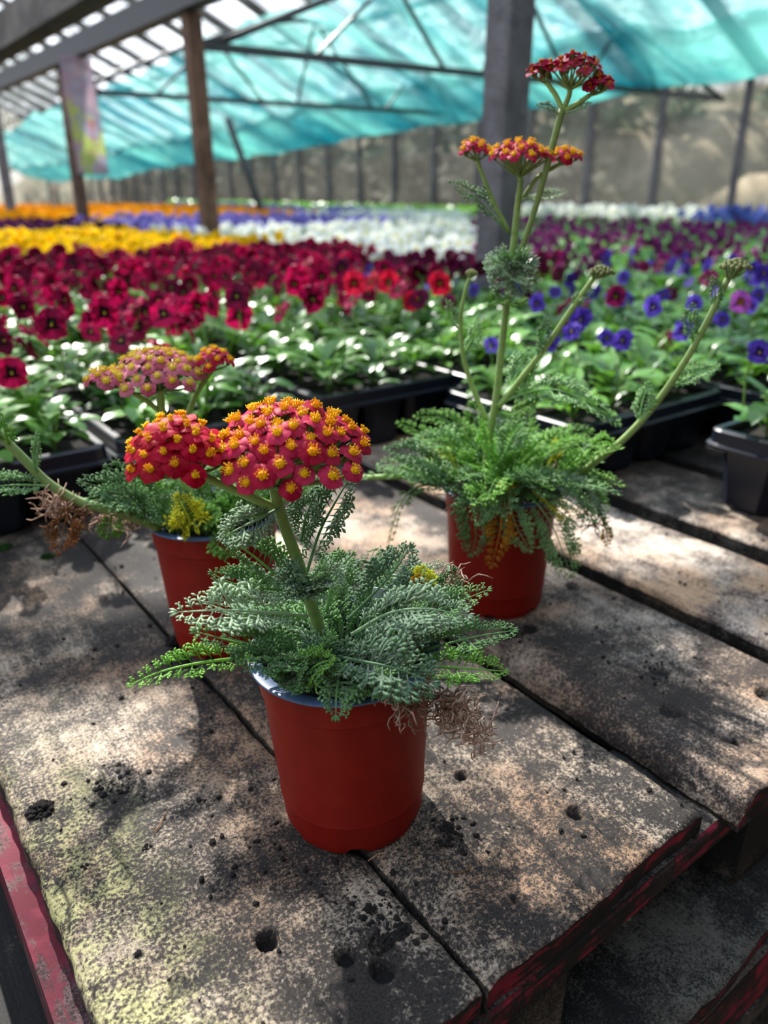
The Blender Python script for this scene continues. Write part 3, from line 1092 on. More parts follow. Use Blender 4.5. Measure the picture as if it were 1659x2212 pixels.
def tray(x0, y0, nx, ny, h, label, group=None):
    key = (nx, ny, h)
    if key not in TM:
        TM[key] = tray_mesh(*key)
    rm, cm, sm, W, L = TM[key]
    t = empty('plant_tray', (x0 + W / 2, y0 + L / 2, 0.0005))
    tag(t, label, 'tray', group)
    for nm, me in (('rim', rm), ('cups', cm), ('soil', sm)):
        link(bpy.data.objects.new(nm, me), t)
    for i in range(nx):
        for j in range(ny):
            CELLS.append((x0 + W / 2 + (i - (nx - 1) / 2) * CELL, y0 + L / 2 + (j - (ny - 1) / 2) * CELL, h - 0.012))


HT = 0.098
tray(-0.005, 0.955, 3, 5, HT, 'black plant tray at the left edge, behind the arching yarrow stem')
tray(0.290, 0.955, 3, 5, HT, 'black plant tray behind the left pot and its bare foreground leaves')
tray(0.602, 0.965, 3, 5, 0.106, 'black plant tray showing its front rim between yarrow heads and tall yarrow')
tray(0.885, 0.925, 3, 5, 0.106, 'black plant tray just behind the tall yarrow stem, crimson pansies in it')
tray(0.815, 0.640, 4, 3, HT, 'black plant tray right behind the tall yarrow, corner towards the camera')
tray(0.925, 0.060, 3, 5, 0.110, 'black plant tray at the right edge, standing apart on the boards')
for (x0, y0) in ((1.20, 0.925), (1.20, 0.50), (1.49, 0.50), (1.48, 0.945), (1.78, 0.60), (0.0, 1.42), (0.29, 1.42), (0.60, 1.42), (0.885, 1.40), (1.175, 1.40)):
    tray(x0, y0, 3, 5 if y0 != 0.50 else 4, HT, 'black plant tray mostly hidden under pansy foliage farther back', 'half hidden plant trays')


# ------------------------------------------------------------------ pansies
def pansy_leaf(mb, base, az, length, el, droop, wid, m=0):
    """spoon shaped leaf on a stalk, arching"""
    h = Vector((math.cos(az), math.sin(az), 0))
    sd_ = Vector((-math.sin(az), math.cos(az), 0))
    p = Vector(base)
    n = 7
    prof = [0.08, 0.08, 0.5, 0.95, 1.0, 0.66, 0.0]
    a = el
    ctr, nr = [], []
    for i in range(n):
        ctr.append(p.copy())
        d = h * math.cos(a) + Vector((0, 0, math.sin(a)))
        nr.append(-h * math.sin(a) + Vector((0, 0, math.cos(a))))
        p = p + d * (length / (n - 1))
        a -= droop / (n - 1)
    vs = []
    cup = 0.25
    for i in range(n):
        ww = wid * prof[i]
        for u in (-1, -0.5, 0, 0.5, 1):
            vs.append(ctr[i] + sd_ * (u * ww) + nr[i] * (cup * abs(u) * ww * 0.8 + 0.1 * ww * math.sin(i * 2 + u * 3)))
    mb.add(vs, [(i * 5 + j, i * 5 + j + 1, (i + 1) * 5 + j + 1, (i + 1) * 5 + j) for i in range(n - 1) for j in range(4)], m)


def foliage(seed, nl, far=False):
    global RND
    keep, RND = RND, random.Random(seed)
    mb = MB()
    for i in range(nl):
        z0 = RND.uniform(0, 0.045)
        az = i * 2.4 + RND.uniform(-0.5, 0.5)
        pansy_leaf(mb, (RND.uniform(-0.008, 0.008), RND.uniform(-0.008, 0.008), z0), az, RND.uniform(0.05, 0.078), RND.uniform(0.5, 1.25), RND.uniform(0.7, 1.7), RND.uniform(0.0100, 0.0155))
    if not far:
        for q in range(4):
            a = RND.uniform(0, 6.3)
            mb.tube([(0, 0, -0.004), (0.006 * math.cos(a), 0.006 * math.sin(a), 0.03), (0.014 * math.cos(a), 0.014 * math.sin(a), 0.06)], 0.0014, 5, 1)
    RND = keep
    return mb


def pansy_flower(seed, size=0.024):
    """flower facing +X, centre at the origin; materials: 0 petal, 1 blotch, 2 eye"""
    r = random.Random(seed)
    mb = MB()

    def petal(ang, ln, wd, lean, x0):
        u = Vector((0, math.sin(ang), math.cos(ang)))
        s_ = Vector((0, math.cos(ang), -math.sin(ang)))
        rows = [0.04, 0.34, 0.7, 0.92, 1.0]
        wds = [0.2, 0.85, 1.12, 0.92, 0.42]
        vs = []
        for q, (t, w_) in enumerate(zip(rows, wds)):
            for k_ in range(7):
                v = -1 + k_ / 3
                ruf = 0.17 * math.sin(v * 6 + ang * 3 + r.uniform(-0.6, 0.6)) * t * t
                tt = t - 0.10 * v * v * t
                vs.append(u * (ln * tt) + s_ * (wd * w_ * v) + Vector((x0 + lean * ln * t * t + ruf * ln, 0, 0)))
        mb.add(vs[:14], [(j, j + 1, 7 + j + 1, 7 + j) for j in range(6)], 1)
        mb.add(vs[7:], [(i * 7 + j, i * 7 + j + 1, (i + 1) * 7 + j + 1, (i + 1) * 7 + j) for i in range(3) for j in range(6)], 0)
    s = size
    petal(math.radians(28), s * 1.02, s * 0.62, -0.28, -0.0022)
    petal(math.radians(-28), s * 1.02, s * 0.62, -0.22, -0.0030)
    petal(math.radians(92), s * 0.92, s * 0.55, 0.10, 0.0)
    petal(math.radians(-92), s * 0.92, s * 0.55, 0.06, 0.0005)
    petal(math.radians(180), s * 0.98, s * 0.80, 0.12, 0.0015)
    mb.ball((0.002, 0, -0.001), s * 0.07, 6, 4, 2)
    return mb


def flower_stem(h, bend=0.02):
    """from the origin (at the flower's back) down to the foliage"""
    mb = MB()
    mb.tube([(-0.001, 0, 0.001), (-0.008, 0, 0.004), (-0.014, 0, -0.008), (-0.016, 0, -h * 0.5), (-0.012 + bend, 0, -h)], [0.0011, 0.0011, 0.0012, 0.0013, 0.0014], 5)
    return mb


FOL = [foliage(100 + i, 15).mesh('pansy_foliage', [M['pansy_leaf'], M['pansy_stem']]) for i in range(6)]
FLW = {}
for nm in PAN:
    mats = [PAN[nm][0], PAN[nm][1], M['pansy_eye']]
    sz = {'crimson': 0.0225, 'red': 0.0225, 'purple': 0.0155, 'mauve': 0.017, 'magenta': 0.018, 'wine': 0.019}.get(nm, 0.019)
    FLW[nm] = [pansy_flower(10 + i, sz * f).mesh('pansy_flower', mats) for i, f in enumerate((1.0, 0.88, 1.08, 0.95))]
STM = [flower_stem(h).mesh('flower_stem', M['pansy_stem']) for h in (0.07, 0.09, 0.05)]

CAMV = Vector((0, 0, 0.4))


def flower_pose(x, y, z, rr, toward=0.55):
    to = math.atan2(-y, -x)
    az = to + rr.gauss(0, 0.9) if rr.random() < toward else rr.uniform(0, 6.28)
    return Matrix.Translation((x, y, z)) @ Euler((rr.uniform(-0.35, 0.35), rr.uniform(-0.6, 0.5), az)).to_matrix().to_4x4()


def place(o, Mx, parent=None):
    o.matrix_basis = Mx
    return link(o, parent)


LBL = {'crimson': 'leafy pansy with dark crimson flowers in the black trays at left and centre',
       'red': 'pansy with brighter scarlet red flowers among the crimson ones beside the tall yarrow',
       'purple': 'small viola with violet blue flowers in the trays at right',
       'wine': 'viola with wine purple flowers behind the tall yarrow at right',
       'magenta': 'magenta purple pansy far back on the right hand bench',
       'yellow': 'bright yellow pansy in the band behind the crimson ones',
       'orange': 'orange yellow pansy in the band at the far end of the bench',
       'plum': 'very dark plum pansy at far left between the yellow and orange bands',
       'lilac': 'lilac blue pansy in the band in front of the orange ones',
       'white': 'white pansy in the pale band left of the grey post',
       'blue': 'blue flowered pansy on the narrow bench by the glass wall'}
PNAME = {'crimson': 'pansy_plant', 'red': 'red_pansy_plant', 'purple': 'viola_plant', 'wine': 'wine_viola_plant', 'magenta': 'magenta_pansy_plant', 'yellow': 'yellow_pansy_plant', 'orange': 'orange_pansy_plant',
         'plum': 'plum_pansy_plant', 'lilac': 'lilac_pansy_plant', 'white': 'white_pansy_plant', 'blue': 'blue_pansy_plant'}
CAT = lambda v: 'viola' if v in ('purple', 'wine') else 'pansy'
GRP = {k: v for k, v in (('crimson', 'crimson pansies in the trays'), ('red', 'scarlet pansies beside the tall yarrow'), ('purple', 'violet blue violas in the trays'), ('wine', 'wine purple violas'),
                         ('magenta', 'magenta pansies far right'), ('yellow', 'band of yellow pansies'), ('orange', 'band of orange pansies'), ('plum', 'dark plum pansies'), ('lilac', 'band of lilac pansies'),
                         ('white', 'band of white pansies'), ('blue', 'blue pansies by the glass'))}


def plant(x, y, zs, var, nfl, rr, hmin=0.085, hmax=0.135, label=None, scale=1.0, flowers=None, parts=True, mixvar=None):
    o = bpy.data.objects.new(PNAME[var], None)
    o.empty_display_size = 0.02
    fo = bpy.data.objects.new('foliage', rr.choice(FOL))
    o.location = (x, y, zs)
    sc = scale * rr.uniform(0.9, 1.15)
    az = rr.uniform(0, 6.28)
    o.rotation_euler = (0, 0, az)
    o.scale = (sc, sc, sc)
    tag(o, label or LBL[var], CAT(var), None if label else GRP[var])
    link(o)
    link(fo, o)
    inv = (Matrix.Translation((x, y, zs)) @ Matrix.Rotation(az, 4, 'Z') @ Matrix.Scale(sc, 4)).inverted()
    fl = flowers if flowers is not None else [(x + rr.uniform(-0.045, 0.045), y + rr.uniform(-0.045, 0.045), zs + rr.uniform(hmin, hmax)) for _ in range(nfl)]
    for f in fl:
        v = var
        if mixvar and rr.random() < 0.4:
            v = rr.choice(mixvar)
        k_ = rr.randrange(4)
        W = flower_pose(f[0], f[1], f[2], rr) if len(f) == 3 else f[3]
        if len(f) == 5:
            v = f[4]
        q = bpy.data.objects.new('flower', FLW[v][k_])
        place(q, inv @ W, o)
        if parts:
            s_ = bpy.data.objects.new('flower_stem', STM[0] if f[2] - zs > 0.07 else STM[2])
            place(s_, Matrix.Identity(4), q)
    return o


def in_view(x, y, mg=0.06):
    a = math.atan2(x, y)
    return math.radians(11.8) - mg < a < math.radians(62) + mg


def near_post(x, y, r=0.085):
    return any(abs(x - p_[0]) < r and abs(y - p_[1]) < r for p_ in posts)


# single blooms that stand out, each grown from the tray plant it belongs to
BLOOMS = {}


def bloom(px_, py_, dist, v, lab=None):
    d = ray(px_, py_)
    dh = Vector((d.x, d.y)).normalized()
    best = None
    for c in CELLS:
        if c in BLOOMS or near_post(c[0], c[1]):
            continue
        along, side = c[0] * dh.x + c[1] * dh.y, abs(c[0] * dh.y - c[1] * dh.x)
        p_ = CAM + d * (along / math.hypot(d.x, d.y))
        hgt = p_.z - c[2]
        cost = side * 3 + abs(along - dist) + max(0, 0.05 - hgt) * 8 + max(0, hgt - 0.155) * 8
        if side < 0.06 and (best is None or cost < best[0]):
            best = (cost, c, p_)
    if best is None:
        return
    c, p_ = best[1], best[2]
    to = math.atan2(-p_.y, -p_.x)
    e = (0.2, 0.12, 0.35) if lab else (0.5, 0.4, 0.9)
    W = Matrix.Translation(p_) @ Euler((rr.uniform(-e[0], e[0]), rr.uniform(-e[1] - 0.1, e[1] - 0.1), to + rr.uniform(-e[2], e[2]))).to_matrix().to_4x4()
    BLOOMS[c] = ((p_.x, p_.y, p_.z, W, v), lab)


rr = random.Random(5)
for q in ((765, 612, 1.30, 'red', 'pansy with one large bright crimson bloom beyond the yarrow heads'), (950, 612, 1.45, 'red', 'pansy with a light red bloom left of the tall yarrow stem'),
          (1600, 652, 1.12, 'mauve', 'viola with a pale mauve pink bloom at the right edge'), (112, 700, 1.05, 'crimson', 'pansy with a round crimson bloom facing the camera at left'),
          (25, 805, 0.98, 'crimson', 'pansy with a big dark bloom at the left edge, lowest in the photo'), (512, 640, 1.15, 'crimson', 'pansy with a wide crimson bloom above the pink yarrow heads'),
          (225, 675, 1.12, 'crimson', 'pansy with a crimson bloom turned half away at left'), (1345, 735, 1.1, 'purple', 'viola with a drooping violet bloom beyond the slanting bud stem'),
          (860, 625, 1.4, 'crimson'), (1235, 715, 1.12, 'purple'), (1160, 655, 1.35, 'purple'), (1310, 730, 1.05, 'purple'), (1475, 715, 1.1, 'purple'), (1410, 662, 1.3, 'purple'), (1400, 790, 0.98, 'purple'),
          (1500, 655, 1.35, 'purple'), (1255, 690, 1.2, 'purple'), (1330, 640, 1.4, 'wine'), (1640, 760, 1.05, 'purple'), (1190, 740, 1.1, 'purple'), (1440, 740, 1.08, 'wine'), (1650, 590, 1.4, 'purple'),
          (1530, 600, 1.5, 'wine'), (1560, 690, 1.3, 'purple')):
    bloom(*q)

n_near = 0
# plants in the trays themselves
for (x, y, zs) in CELLS:
    if near_post(x, y):
        continue
    d = math.hypot(x, y)
    if (x, y, zs) in BLOOMS:
        f, lab = BLOOMS[(x, y, zs)]
        v = f[4] if f[4] in PNAME else 'purple'
        plant(x, y, zs, v, 1, rr, label=lab, flowers=[f])
        continue
    if x < 1.12 and y > 0.92:
        front = y < 1.06
        if x > 0.88 and y < 1.6:
            v = rr.choice(['crimson', 'red', 'crimson', 'wine'])
        else:
            v = 'crimson'
        nf = (rr.choice([0, 0, 0, 1]) if y < 1.04 else rr.choice([1, 1, 2]) if front else rr.choice([1, 2, 2, 3])) if x < 0.59 else (0 if y < 1.10 else rr.choice([0, 1]) if y < 1.2 else rr.choice([1, 2, 3]))
        plant(x, y, zs, v, nf, rr, 0.095 if not front else 0.085, 0.15 if not front else 0.12)
    else:
        v = rr.choice(['purple', 'purple', 'purple', 'wine'])
        nf = rr.choice([0, 0, 0, 1]) if y < 0.62 or d < 1.15 else rr.choice([0, 1, 1])
        plant(x, y, zs, v, nf, rr, 0.075, 0.115, scale=0.92, mixvar=None)
    n_near += 1

# bands farther back
FARF = {}


def far_mb(var, seed):
    r = random.Random(seed)
    mb = MB()
    for i in range(11):
        pansy_leaf(mb, (r.uniform(-0.01, 0.01), r.uniform(-0.01, 0.01), r.uniform(0, 0.05)), i * 2.4, r.uniform(0.055, 0.085), r.uniform(0.5, 1.2), r.uniform(0.8, 1.7), r.uniform(0.010, 0.015), 0)
    for q in range({'white': 4, 'yellow': 5, 'orange': 4, 'lilac': 4, 'magenta': 1, 'purple': 1}.get(var, 4)):
        f = pansy_flower(seed * 7 + q, 0.015 if var == 'magenta' else 0.019)
        W = flower_pose(r.uniform(-0.05, 0.05), r.uniform(-0.05, 0.05), r.uniform(0.085, 0.125), r, 0.0)
        mb.add([W @ Vector(v) for v in f.v], f.f, 0)
        mb.m[-len(f.f):] = [1 + a for a in f.m]
        p_ = W.translation
        mb.tube([p_, (p_.x * 0.6, p_.y * 0.6, p_.z * 0.5), (0, 0, 0)], 0.0014, 3, 0, False)
    return mb


def variety(x, y):
    if y < 2.75 and x < min(1.15 + 0.35 * max(0, y - 1.0), 1.62) and y / max(x, 0.01) > 1.06:
        return 'crimson'
    if x < 1.85 and y < 1.9 and y / x > 0.85:
        return 'wine'
    if x < 1.58 and y > 2.4:
        if y < 4.3:
            return 'yellow'
        if y < 5.9:
            return 'plum'
        return 'orange' if x > 1.3 or y > 6.5 else 'plum'
    if y > 6.0:
        return 'orange' if x < 4.0 else 'lilac'
    if y > 4.1 and x < 3.4:
        return 'lilac'
    if y / x > 1.08:
        return 'white'
    if y < 1.45 and x < 2.2:
        return 'purple'
    return 'magenta'


cand = {}
occupied = set()
y = 0.5
row = 0
while y < 10.8:
    stp = 0.087 if y < 3 else 0.105 if y < 5 else 0.14
    x = 0.02
    while x < 5.0:
        xx, yy = x + rr.uniform(-0.012, 0.012), y + rr.uniform(-0.012, 0.012)
        x += stp
        if not in_view(xx, yy, 0.03) or near_post(xx, yy, 0.1):
            continue
        if any(abs(xx - c[0]) < 0.06 and abs(yy - c[1]) < 0.06 for c in CELLS):
            continue
        if (xx < 1.16 and yy < 1.42) or (xx < 1.22 and yy < 0.52) or xx < 0.93 and yy < 1.0:
            continue
        if rr.random() < 0.03:
            continue
        # paths between the blocks of trays
        cand.setdefault(variety(xx, yy), []).append((math.hypot(xx, yy), xx, yy))
    y += stp

CAPS = {'crimson': 260, 'purple': 200, 'wine': 100, 'magenta': 220, 'yellow': 230, 'orange': 180, 'plum': 140, 'lilac': 160, 'white': 260}
for var, lst in cand.items():
    lst.sort()
    cap = CAPS.get(var, 150)
    tmpl = [far_mb(var, 300 + 17 * i + len(var)) for i in range(4)]
    mats = [M['pansy_leaf'], PAN[var][0], PAN[var][1], M['pansy_eye']]
    meshes = None
    for (d, x, y) in lst[:cap]:
        zs = HT - 0.012
        if d < 2.3:
            v = var
            if var == 'purple' and rr.random() < 0.3:
                v = 'wine'
            plant(x, y, zs, v, rr.choice([0, 1, 2, 3]) if var == 'crimson' else rr.choice([0, 0, 1, 1, 2]), rr, 0.08, 0.135, parts=d < 1.6)
        else:
            if meshes is None:
                meshes = [t.mesh('pansy_plant', mats) for t in tmpl]
            o = bpy.data.objects.new(PNAME[var], rr.choice(meshes))
            o.location = (x, y, zs - 0.01)
            o.rotation_euler = (0, 0, rr.uniform(0, 6.28))
            s_ = rr.uniform(0.95, 1.25)
            o.scale = (s_, s_, s_)
            tag(o, LBL[var], CAT(var), GRP[var])
            link(o)
    rest = lst[cap:]
    if rest:
        pl_ = [(rr.randrange(4), Matrix.Translation((x, y, HT - 0.022)) @ Matrix.Rotation(rr.uniform(0, 6.28), 4, 'Z') @ Matrix.Scale(rr.uniform(1.0, 1.3), 4)) for (_, x, y) in rest]
        o = np_merge('distant_%s_pansies' % var, tmpl, pl_, mats)
        tag(o, 'farther mass of %s pansies fading into the distance on the bench' % var, 'pansies', kind='stuff')

# peat filled packs under the farther plants: one low dark bed per bench
for (x0, x1, y0, y1, lab) in ((0.02, 1.55, 1.90, 10.9, 'rows of black packs under the yellow and orange pansies'), (1.84, 5.03, 1.46, 10.9, 'rows of black packs under the white and magenta pansies'),
                              (2.08, 5.03, 0.05, 1.41, 'rows of black packs under the farthest violas at right')):
    mb = MB()
    yq = y0
    while yq < y1 - 0.2:
        xq = x0
        while xq < x1 - 0.2:
            if not any(xq - 0.08 < p_[0] < xq + 0.35 and yq - 0.08 < p_[1] < yq + 0.5 for p_ in posts):
                x2, y2 = min(xq + 0.27, x1), min(yq + 0.44, y1)
                mb.box((xq, yq, 0.0), (x2, y2, HT - 0.014), 1)
                mb.box((xq, yq, HT - 0.022), (x2, yq + 0.008, HT), 0)
                mb.box((xq, yq, HT - 0.022), (xq + 0.008, y2, HT), 0)
            xq += 0.285
        yq += 0.455
    o = mb.build('distant_trays', [M['tray'], M['soil']], smooth=False)
    tag(o, lab, 'trays', kind='stuff')

# narrow bench along the glass: green plants, with blue and white flowers nearer
tm_b = [far_mb('blue', 900 + i) for i in range(3)]
tm_w = [far_mb('white', 950 + i) for i in range(3)]
tm_g = [foliage(700 + i, 16, True) for i in range(3)]
pb, pw, pg = [], [], []
yq = 1.7
while yq < 13.8:
    for xq in (5.56, 5.68, 5.80, 5.92, 6.04, 6.16):
        T = Matrix.Translation((xq + rr.uniform(-0.03, 0.03), yq, 0.062)) @ Matrix.Rotation(rr.uniform(0, 6.28), 4, 'Z') @ Matrix.Scale(rr.uniform(1.3, 1.7), 4)
        if yq < 3.6:
            pb.append((rr.randrange(3), T))
        elif yq < 5.6:
            pw.append((rr.randrange(3), T))
        else:
            pg.append((rr.randrange(3), T @ Matrix.Scale(1.35, 4)))
    yq += 0.12
o = np_merge('blue_flowered_plants', tm_b, pb, [M['pansy_leaf'], PAN['blue'][0], PAN['blue'][1], M['pansy_eye']])
tag(o, 'low mass of blue flowers on the narrow bench by the glass at far right', 'flowers', kind='stuff')
o = np_merge('white_flowered_plants', tm_w, pw, [M['pansy_leaf'], PAN['white'][0], PAN['white'][1], M['pansy_eye']])
tag(o, 'low mass of white flowers on the narrow bench beyond the grey post', 'flowers', kind='stuff')
o = np_merge('green_seedlings', tm_g, pg, [M['pansy_leaf'], M['pansy_stem']])
tag(o, 'dark green seedlings on the narrow bench below the glass wall', 'plants', kind='stuff')


# ------------------------------------------------------------------ potted yarrows
def yleaf(path, width, n=15, up=(0, 0, 1), lift=0.35, seed=0, lobe=1.0, stem_r=0.0011, bare=0.12, curl=0.0, mb=None, wob=0.25):
    """feathery yarrow leaf along a path: rachis, paired leaflets, each cut into fine lobes"""
    r = random.Random(seed)
    mb = mb or MB()
    pts = catmull(path, 5)
    L = [0.0]
    for a, b in zip(pts[:-1], pts[1:]):
        L.append(L[-1] + (b - a).length)
    tot = L[-1]

    def at(t):
        s_ = t * tot
        for i in range(len(pts) - 1):
            if L[i + 1] >= s_ or i == len(pts) - 2:
                k_ = (s_ - L[i]) / max(1e-9, L[i + 1] - L[i])
                return pts[i].lerp(pts[i + 1], min(1, k_)), (pts[i + 1] - pts[i]).normalized()
    mb.tube(pts, [stem_r * (1.15 - 0.85 * i / (len(pts) - 1)) for i in range(len(pts))], 5)
    up = Vector(up)
    for i in range(n):
        t = bare + (1 - bare) * (i + 0.5) / n
        p, T = at(t)
        S = T.cross(up)
        if S.length < 1e-4:
            S = T.orthogonal()
        S.normalize()
        Nn = S.cross(T).normalized()
        prof = min(1.0, 0.45 + 1.6 * (t - bare)) * (1 - max(0, (t - 0.45) / 0.55) ** 1.6 * 0.72)
        for sg in (-1, 1):
            ln = width * prof * r.uniform(0.82, 1.15)
            D = (S * sg + T * r.uniform(0.3, 0.65) + Nn * (lift + r.uniform(-wob, wob))).normalized()
            bn = (T - D * T.dot(D)).normalized()
            nn = D.cross(bn).normalized()
            e = p + D * ln
            lw = max(0.00055, ln * 0.058) * lobe
            mb.octa(p, e, bn, nn, lw * 1.1, lw * 0.6, 0.7)
            nl = 4 if ln > width * 0.7 else 3 if ln > width * 0.45 else 2
            for q in range(nl):
                u = 0.32 + 0.55 * q / max(1, nl - 1) if nl > 1 else 0.6
                b0 = p + D * (ln * u)
                for s2 in (-1, 1):
                    l2 = ln * (0.60 - 0.28 * u) * r.uniform(0.8, 1.2) * (1 if s2 > 0 else 0.85)
                    d2 = (D * 0.72 + bn * (s2 * 0.75) + nn * r.uniform(-0.35, 0.45)).normalized()
                    sd2 = d2.cross(nn).normalized()
                    mb.octa(b0, b0 + d2 * l2, sd2, nn, lw * 1.12, lw * 0.55, 0.66)
    # tip
    p, T = at(1.0)
    S = T.cross(up).normalized()
    for a in (-0.5, 0, 0.5):
        d = (T + S * a).normalized()
        mb.octa(p - T * width * 0.05, p + d * width * 0.3, S, T.cross(S), width * 0.05 * lobe, width * 0.025, 0.6)
    return mb


def floret_mesh(seed, d, mats, open_=1.0, tilt_petal=0.0):
    """one small daisy-like yarrow floret, facing +Z, base at origin; 0 petal, 1 disc, 2 bract"""
    r = random.Random(seed)
    mb = MB()
    np_ = r.choice([5, 5, 6])
    R = d / 2
    for i in range(np_):
        a = 2 * math.pi * (i + r.uniform(-0.08, 0.08)) / np_
        u = Vector((math.cos(a), math.sin(a), 0))
        s_ = Vector((-math.sin(a), math.cos(a), 0))
        rows = [(0.26, 0.24), (0.55, 0.50), (0.84, 0.60), (1.0, 0.42)]
        drop = r.uniform(-0.1, 0.42) + tilt_petal
        vs = []
        for (t, w_) in rows:
            for k_ in range(5):
                v = -1 + k_ / 2
                tt = t - (0.06 * v * v + (0.05 if (k_ in (1, 3) and t == 1.0) else 0))
                vs.append(u * (R * tt) + s_ * (R * w_ * v) + Vector((0, 0, R * (0.18 - drop * t * t - 0.10 * v * v + 0.04 * math.sin(k_ * 3 + i)))))
        mb.add(vs, [(q * 5 + j, q * 5 + j + 1, (q + 1) * 5 + j + 1, (q + 1) * 5 + j) for q in range(3) for j in range(4)], 0)
    # disc with stamens
    mb.ball((0, 0, R * 0.16), R * 0.40 * open_, 8, 5, 1, (1, 1, 0.75))
    for i in range(int(20 * open_)):
        a = i * 2.4
        q = math.sqrt((i + 0.5) / 20) * 0.40 * open_
        b = Vector((R * q * math.cos(a), R * q * math.sin(a), R * 0.3 * (1 - q)))
        dr = Vector((math.cos(a) * q * 1.5, math.sin(a) * q * 1.5, 1)).normalized()
        e = b + dr * R * r.uniform(0.28, 0.55)
        mb.octa(b, e, dr.orthogonal().normalized(), dr.cross(dr.orthogonal()).normalized(), R * 0.07, R * 0.07, 0.8, 1)
    # bract cup
    mb.lathe([(R * 0.06, -R * 0.95), (R * 0.26, -R * 0.7), (R * 0.34, -R * 0.25), (R * 0.30, R * 0.10)], 8, 2)
    return mb.mesh('floret', mats)


def corymb(parent, center, axis, R, dome, n, fl, root, stem_r, rr_, label=None, tiltk=0.75, name='flower_head'):
    """flat-topped head: branching stalks (the part) and florets (sub-parts)"""
    axis = axis.normalized()
    a = axis.orthogonal().normalized()
    b = axis.cross(a)
    mb = MB()
    spots = []
    for i in range(n):
        q = math.sqrt((i + 0.5) / n)
        an = i * 2.39996 + 0.4
        rj = R * q * (1 + rr_.uniform(-0.05, 0.05))
        P = center + (a * math.cos(an) + b * math.sin(an)) * rj + axis * (dome * (1 - q * q) + rr_.uniform(-0.06, 0.06) * R)
        out = (a * math.cos(an) + b * math.sin(an))
        nrm = (axis + out * (q * tiltk) + Vector((rr_.uniform(-.15, .15), rr_.uniform(-.15, .15), 0))).normalized()
        spots.append((P, nrm, rj))
    for P, nrm, rj in spots:
        fr = fl[0][1] * 0.5
        low = P - nrm * fr * 0.9
        mid = root.lerp(low, 0.55) - axis * (R * 0.06)
        mb.tube(bez(root, mid, low, 4), [stem_r, stem_r * 0.75, stem_r * 0.6, stem_r * 0.5], 5)
    head = mb.build(name, M['y_stem'], parent)
    if label:
        tag(head, label)
    for P, nrm, rj in spots:
        me, d_ = rr_.choice(fl)
        o = bpy.data.objects.new('floret', me)
        s_ = rr_.uniform(0.88, 1.12)
        o.matrix_basis = Matrix.Translation(P) @ nrm.to_track_quat('Z', 'Y').to_matrix().to_4x4() @ Matrix.Rotation(rr_.uniform(0, 6.28), 4, 'Z') @ Matrix.Scale(s_, 4)
        link(o, head)
    return head


def bud_head(parent, center, R, root, rr_):
    mb = MB()
    cups = []
    for i in range(34):
        q = math.sqrt((i + 0.5) / 34)
        an = i * 2.39996
        P = center + Vector((math.cos(an) * q * R, math.sin(an) * q * R, R * 0.5 * (1 - q * q) + rr_.uniform(-0.05, 0.05) * R))
        mb.tube([root, root.lerp(P, 0.5) + Vector((0, 0, -R * 0.1)), P], [0.0011, 0.0008, 0.0006], 4, 0)
        mb.ball(P, R * 0.17, 6, 4, 1, (1, 1, 1.1), 0.3)
    return tag(mb.build('bud_head', [M['y_stem'], M['y_bud']], parent), 'tight green bud head')


POT_H = 0.130


def pot(parent, P0, seed, lean=0.0):
    mb = MB()
    A, B = 0, 1

    def notch(r, z, a):
        if z < 0.0005 and r > 0.03:
            k_ = (math.cos(a * 6 + seed) - 0.55) / 0.45
            return z + 0.0035 * max(0, min(1, k_ * 1.5))
        return z
    prof = [(0.0, 0.004), (0.040, 0.004), (0.0435, 0.0), (0.0465, 0.0), (0.0468, 0.005), (0.0482, 0.0056), (0.0492, 0.0235), (0.0501, 0.0246), (0.0497, 0.0262),
            (0.0545, 0.1070), (0.0560, 0.1086), (0.0557, 0.1120), (0.0565, 0.1210), (0.0582, 0.1262), (0.0608, 0.1276, B), (0.0617, 0.1285, B), (0.0616, 0.1296, B), (0.0606, 0.1300, B),
            (0.0530, 0.1284, B), (0.0520, 0.1260, B), (0.0515, 0.112, B), (0.0500, 0.095, B)]
    mb.lathe(prof, 96, A, fn=notch)
    o = mb.build('pot', [M['pot'], M['pot_lip']], parent)
    o.data.set_sharp_from_angle(angle=math.radians(35))
    tilt = Matrix.Rotation(math.radians(lean), 4, Vector((P0.x, P0.y, 0)).normalized())
    o.matrix_basis = tilt
    tag(o, 'terracotta red plastic pot with a grey blue lip')
    s = MB()
    rows = 9
    vs = [(0, 0, 0.116)]
    for i in range(1, rows):
        for j in range(30):
            a = 2 * math.pi * j / 30
            r_ = 0.0514 * i / (rows - 1)
            vs.append((r_ * math.cos(a), r_ * math.sin(a), 0.115 + RND.uniform(-0.003, 0.004) * (1 if i < rows - 1 else 0)))
    fs = [(0, 1 + j, 1 + (j + 1) % 30) for j in range(30)]
    for i in range(rows - 2):
        for j in range(30):
            fs.append((1 + i * 30 + j, 1 + (i + 1) * 30 + j, 1 + (i + 1) * 30 + (j + 1) % 30, 1 + i * 30 + (j + 1) % 30))
    s.add(vs, fs)
    s.build('soil', M['soil'], parent).matrix_basis = tilt
    return o


def rel(fn, B):
    return lambda x, y, off=0.0: fn(x, y, off) - B


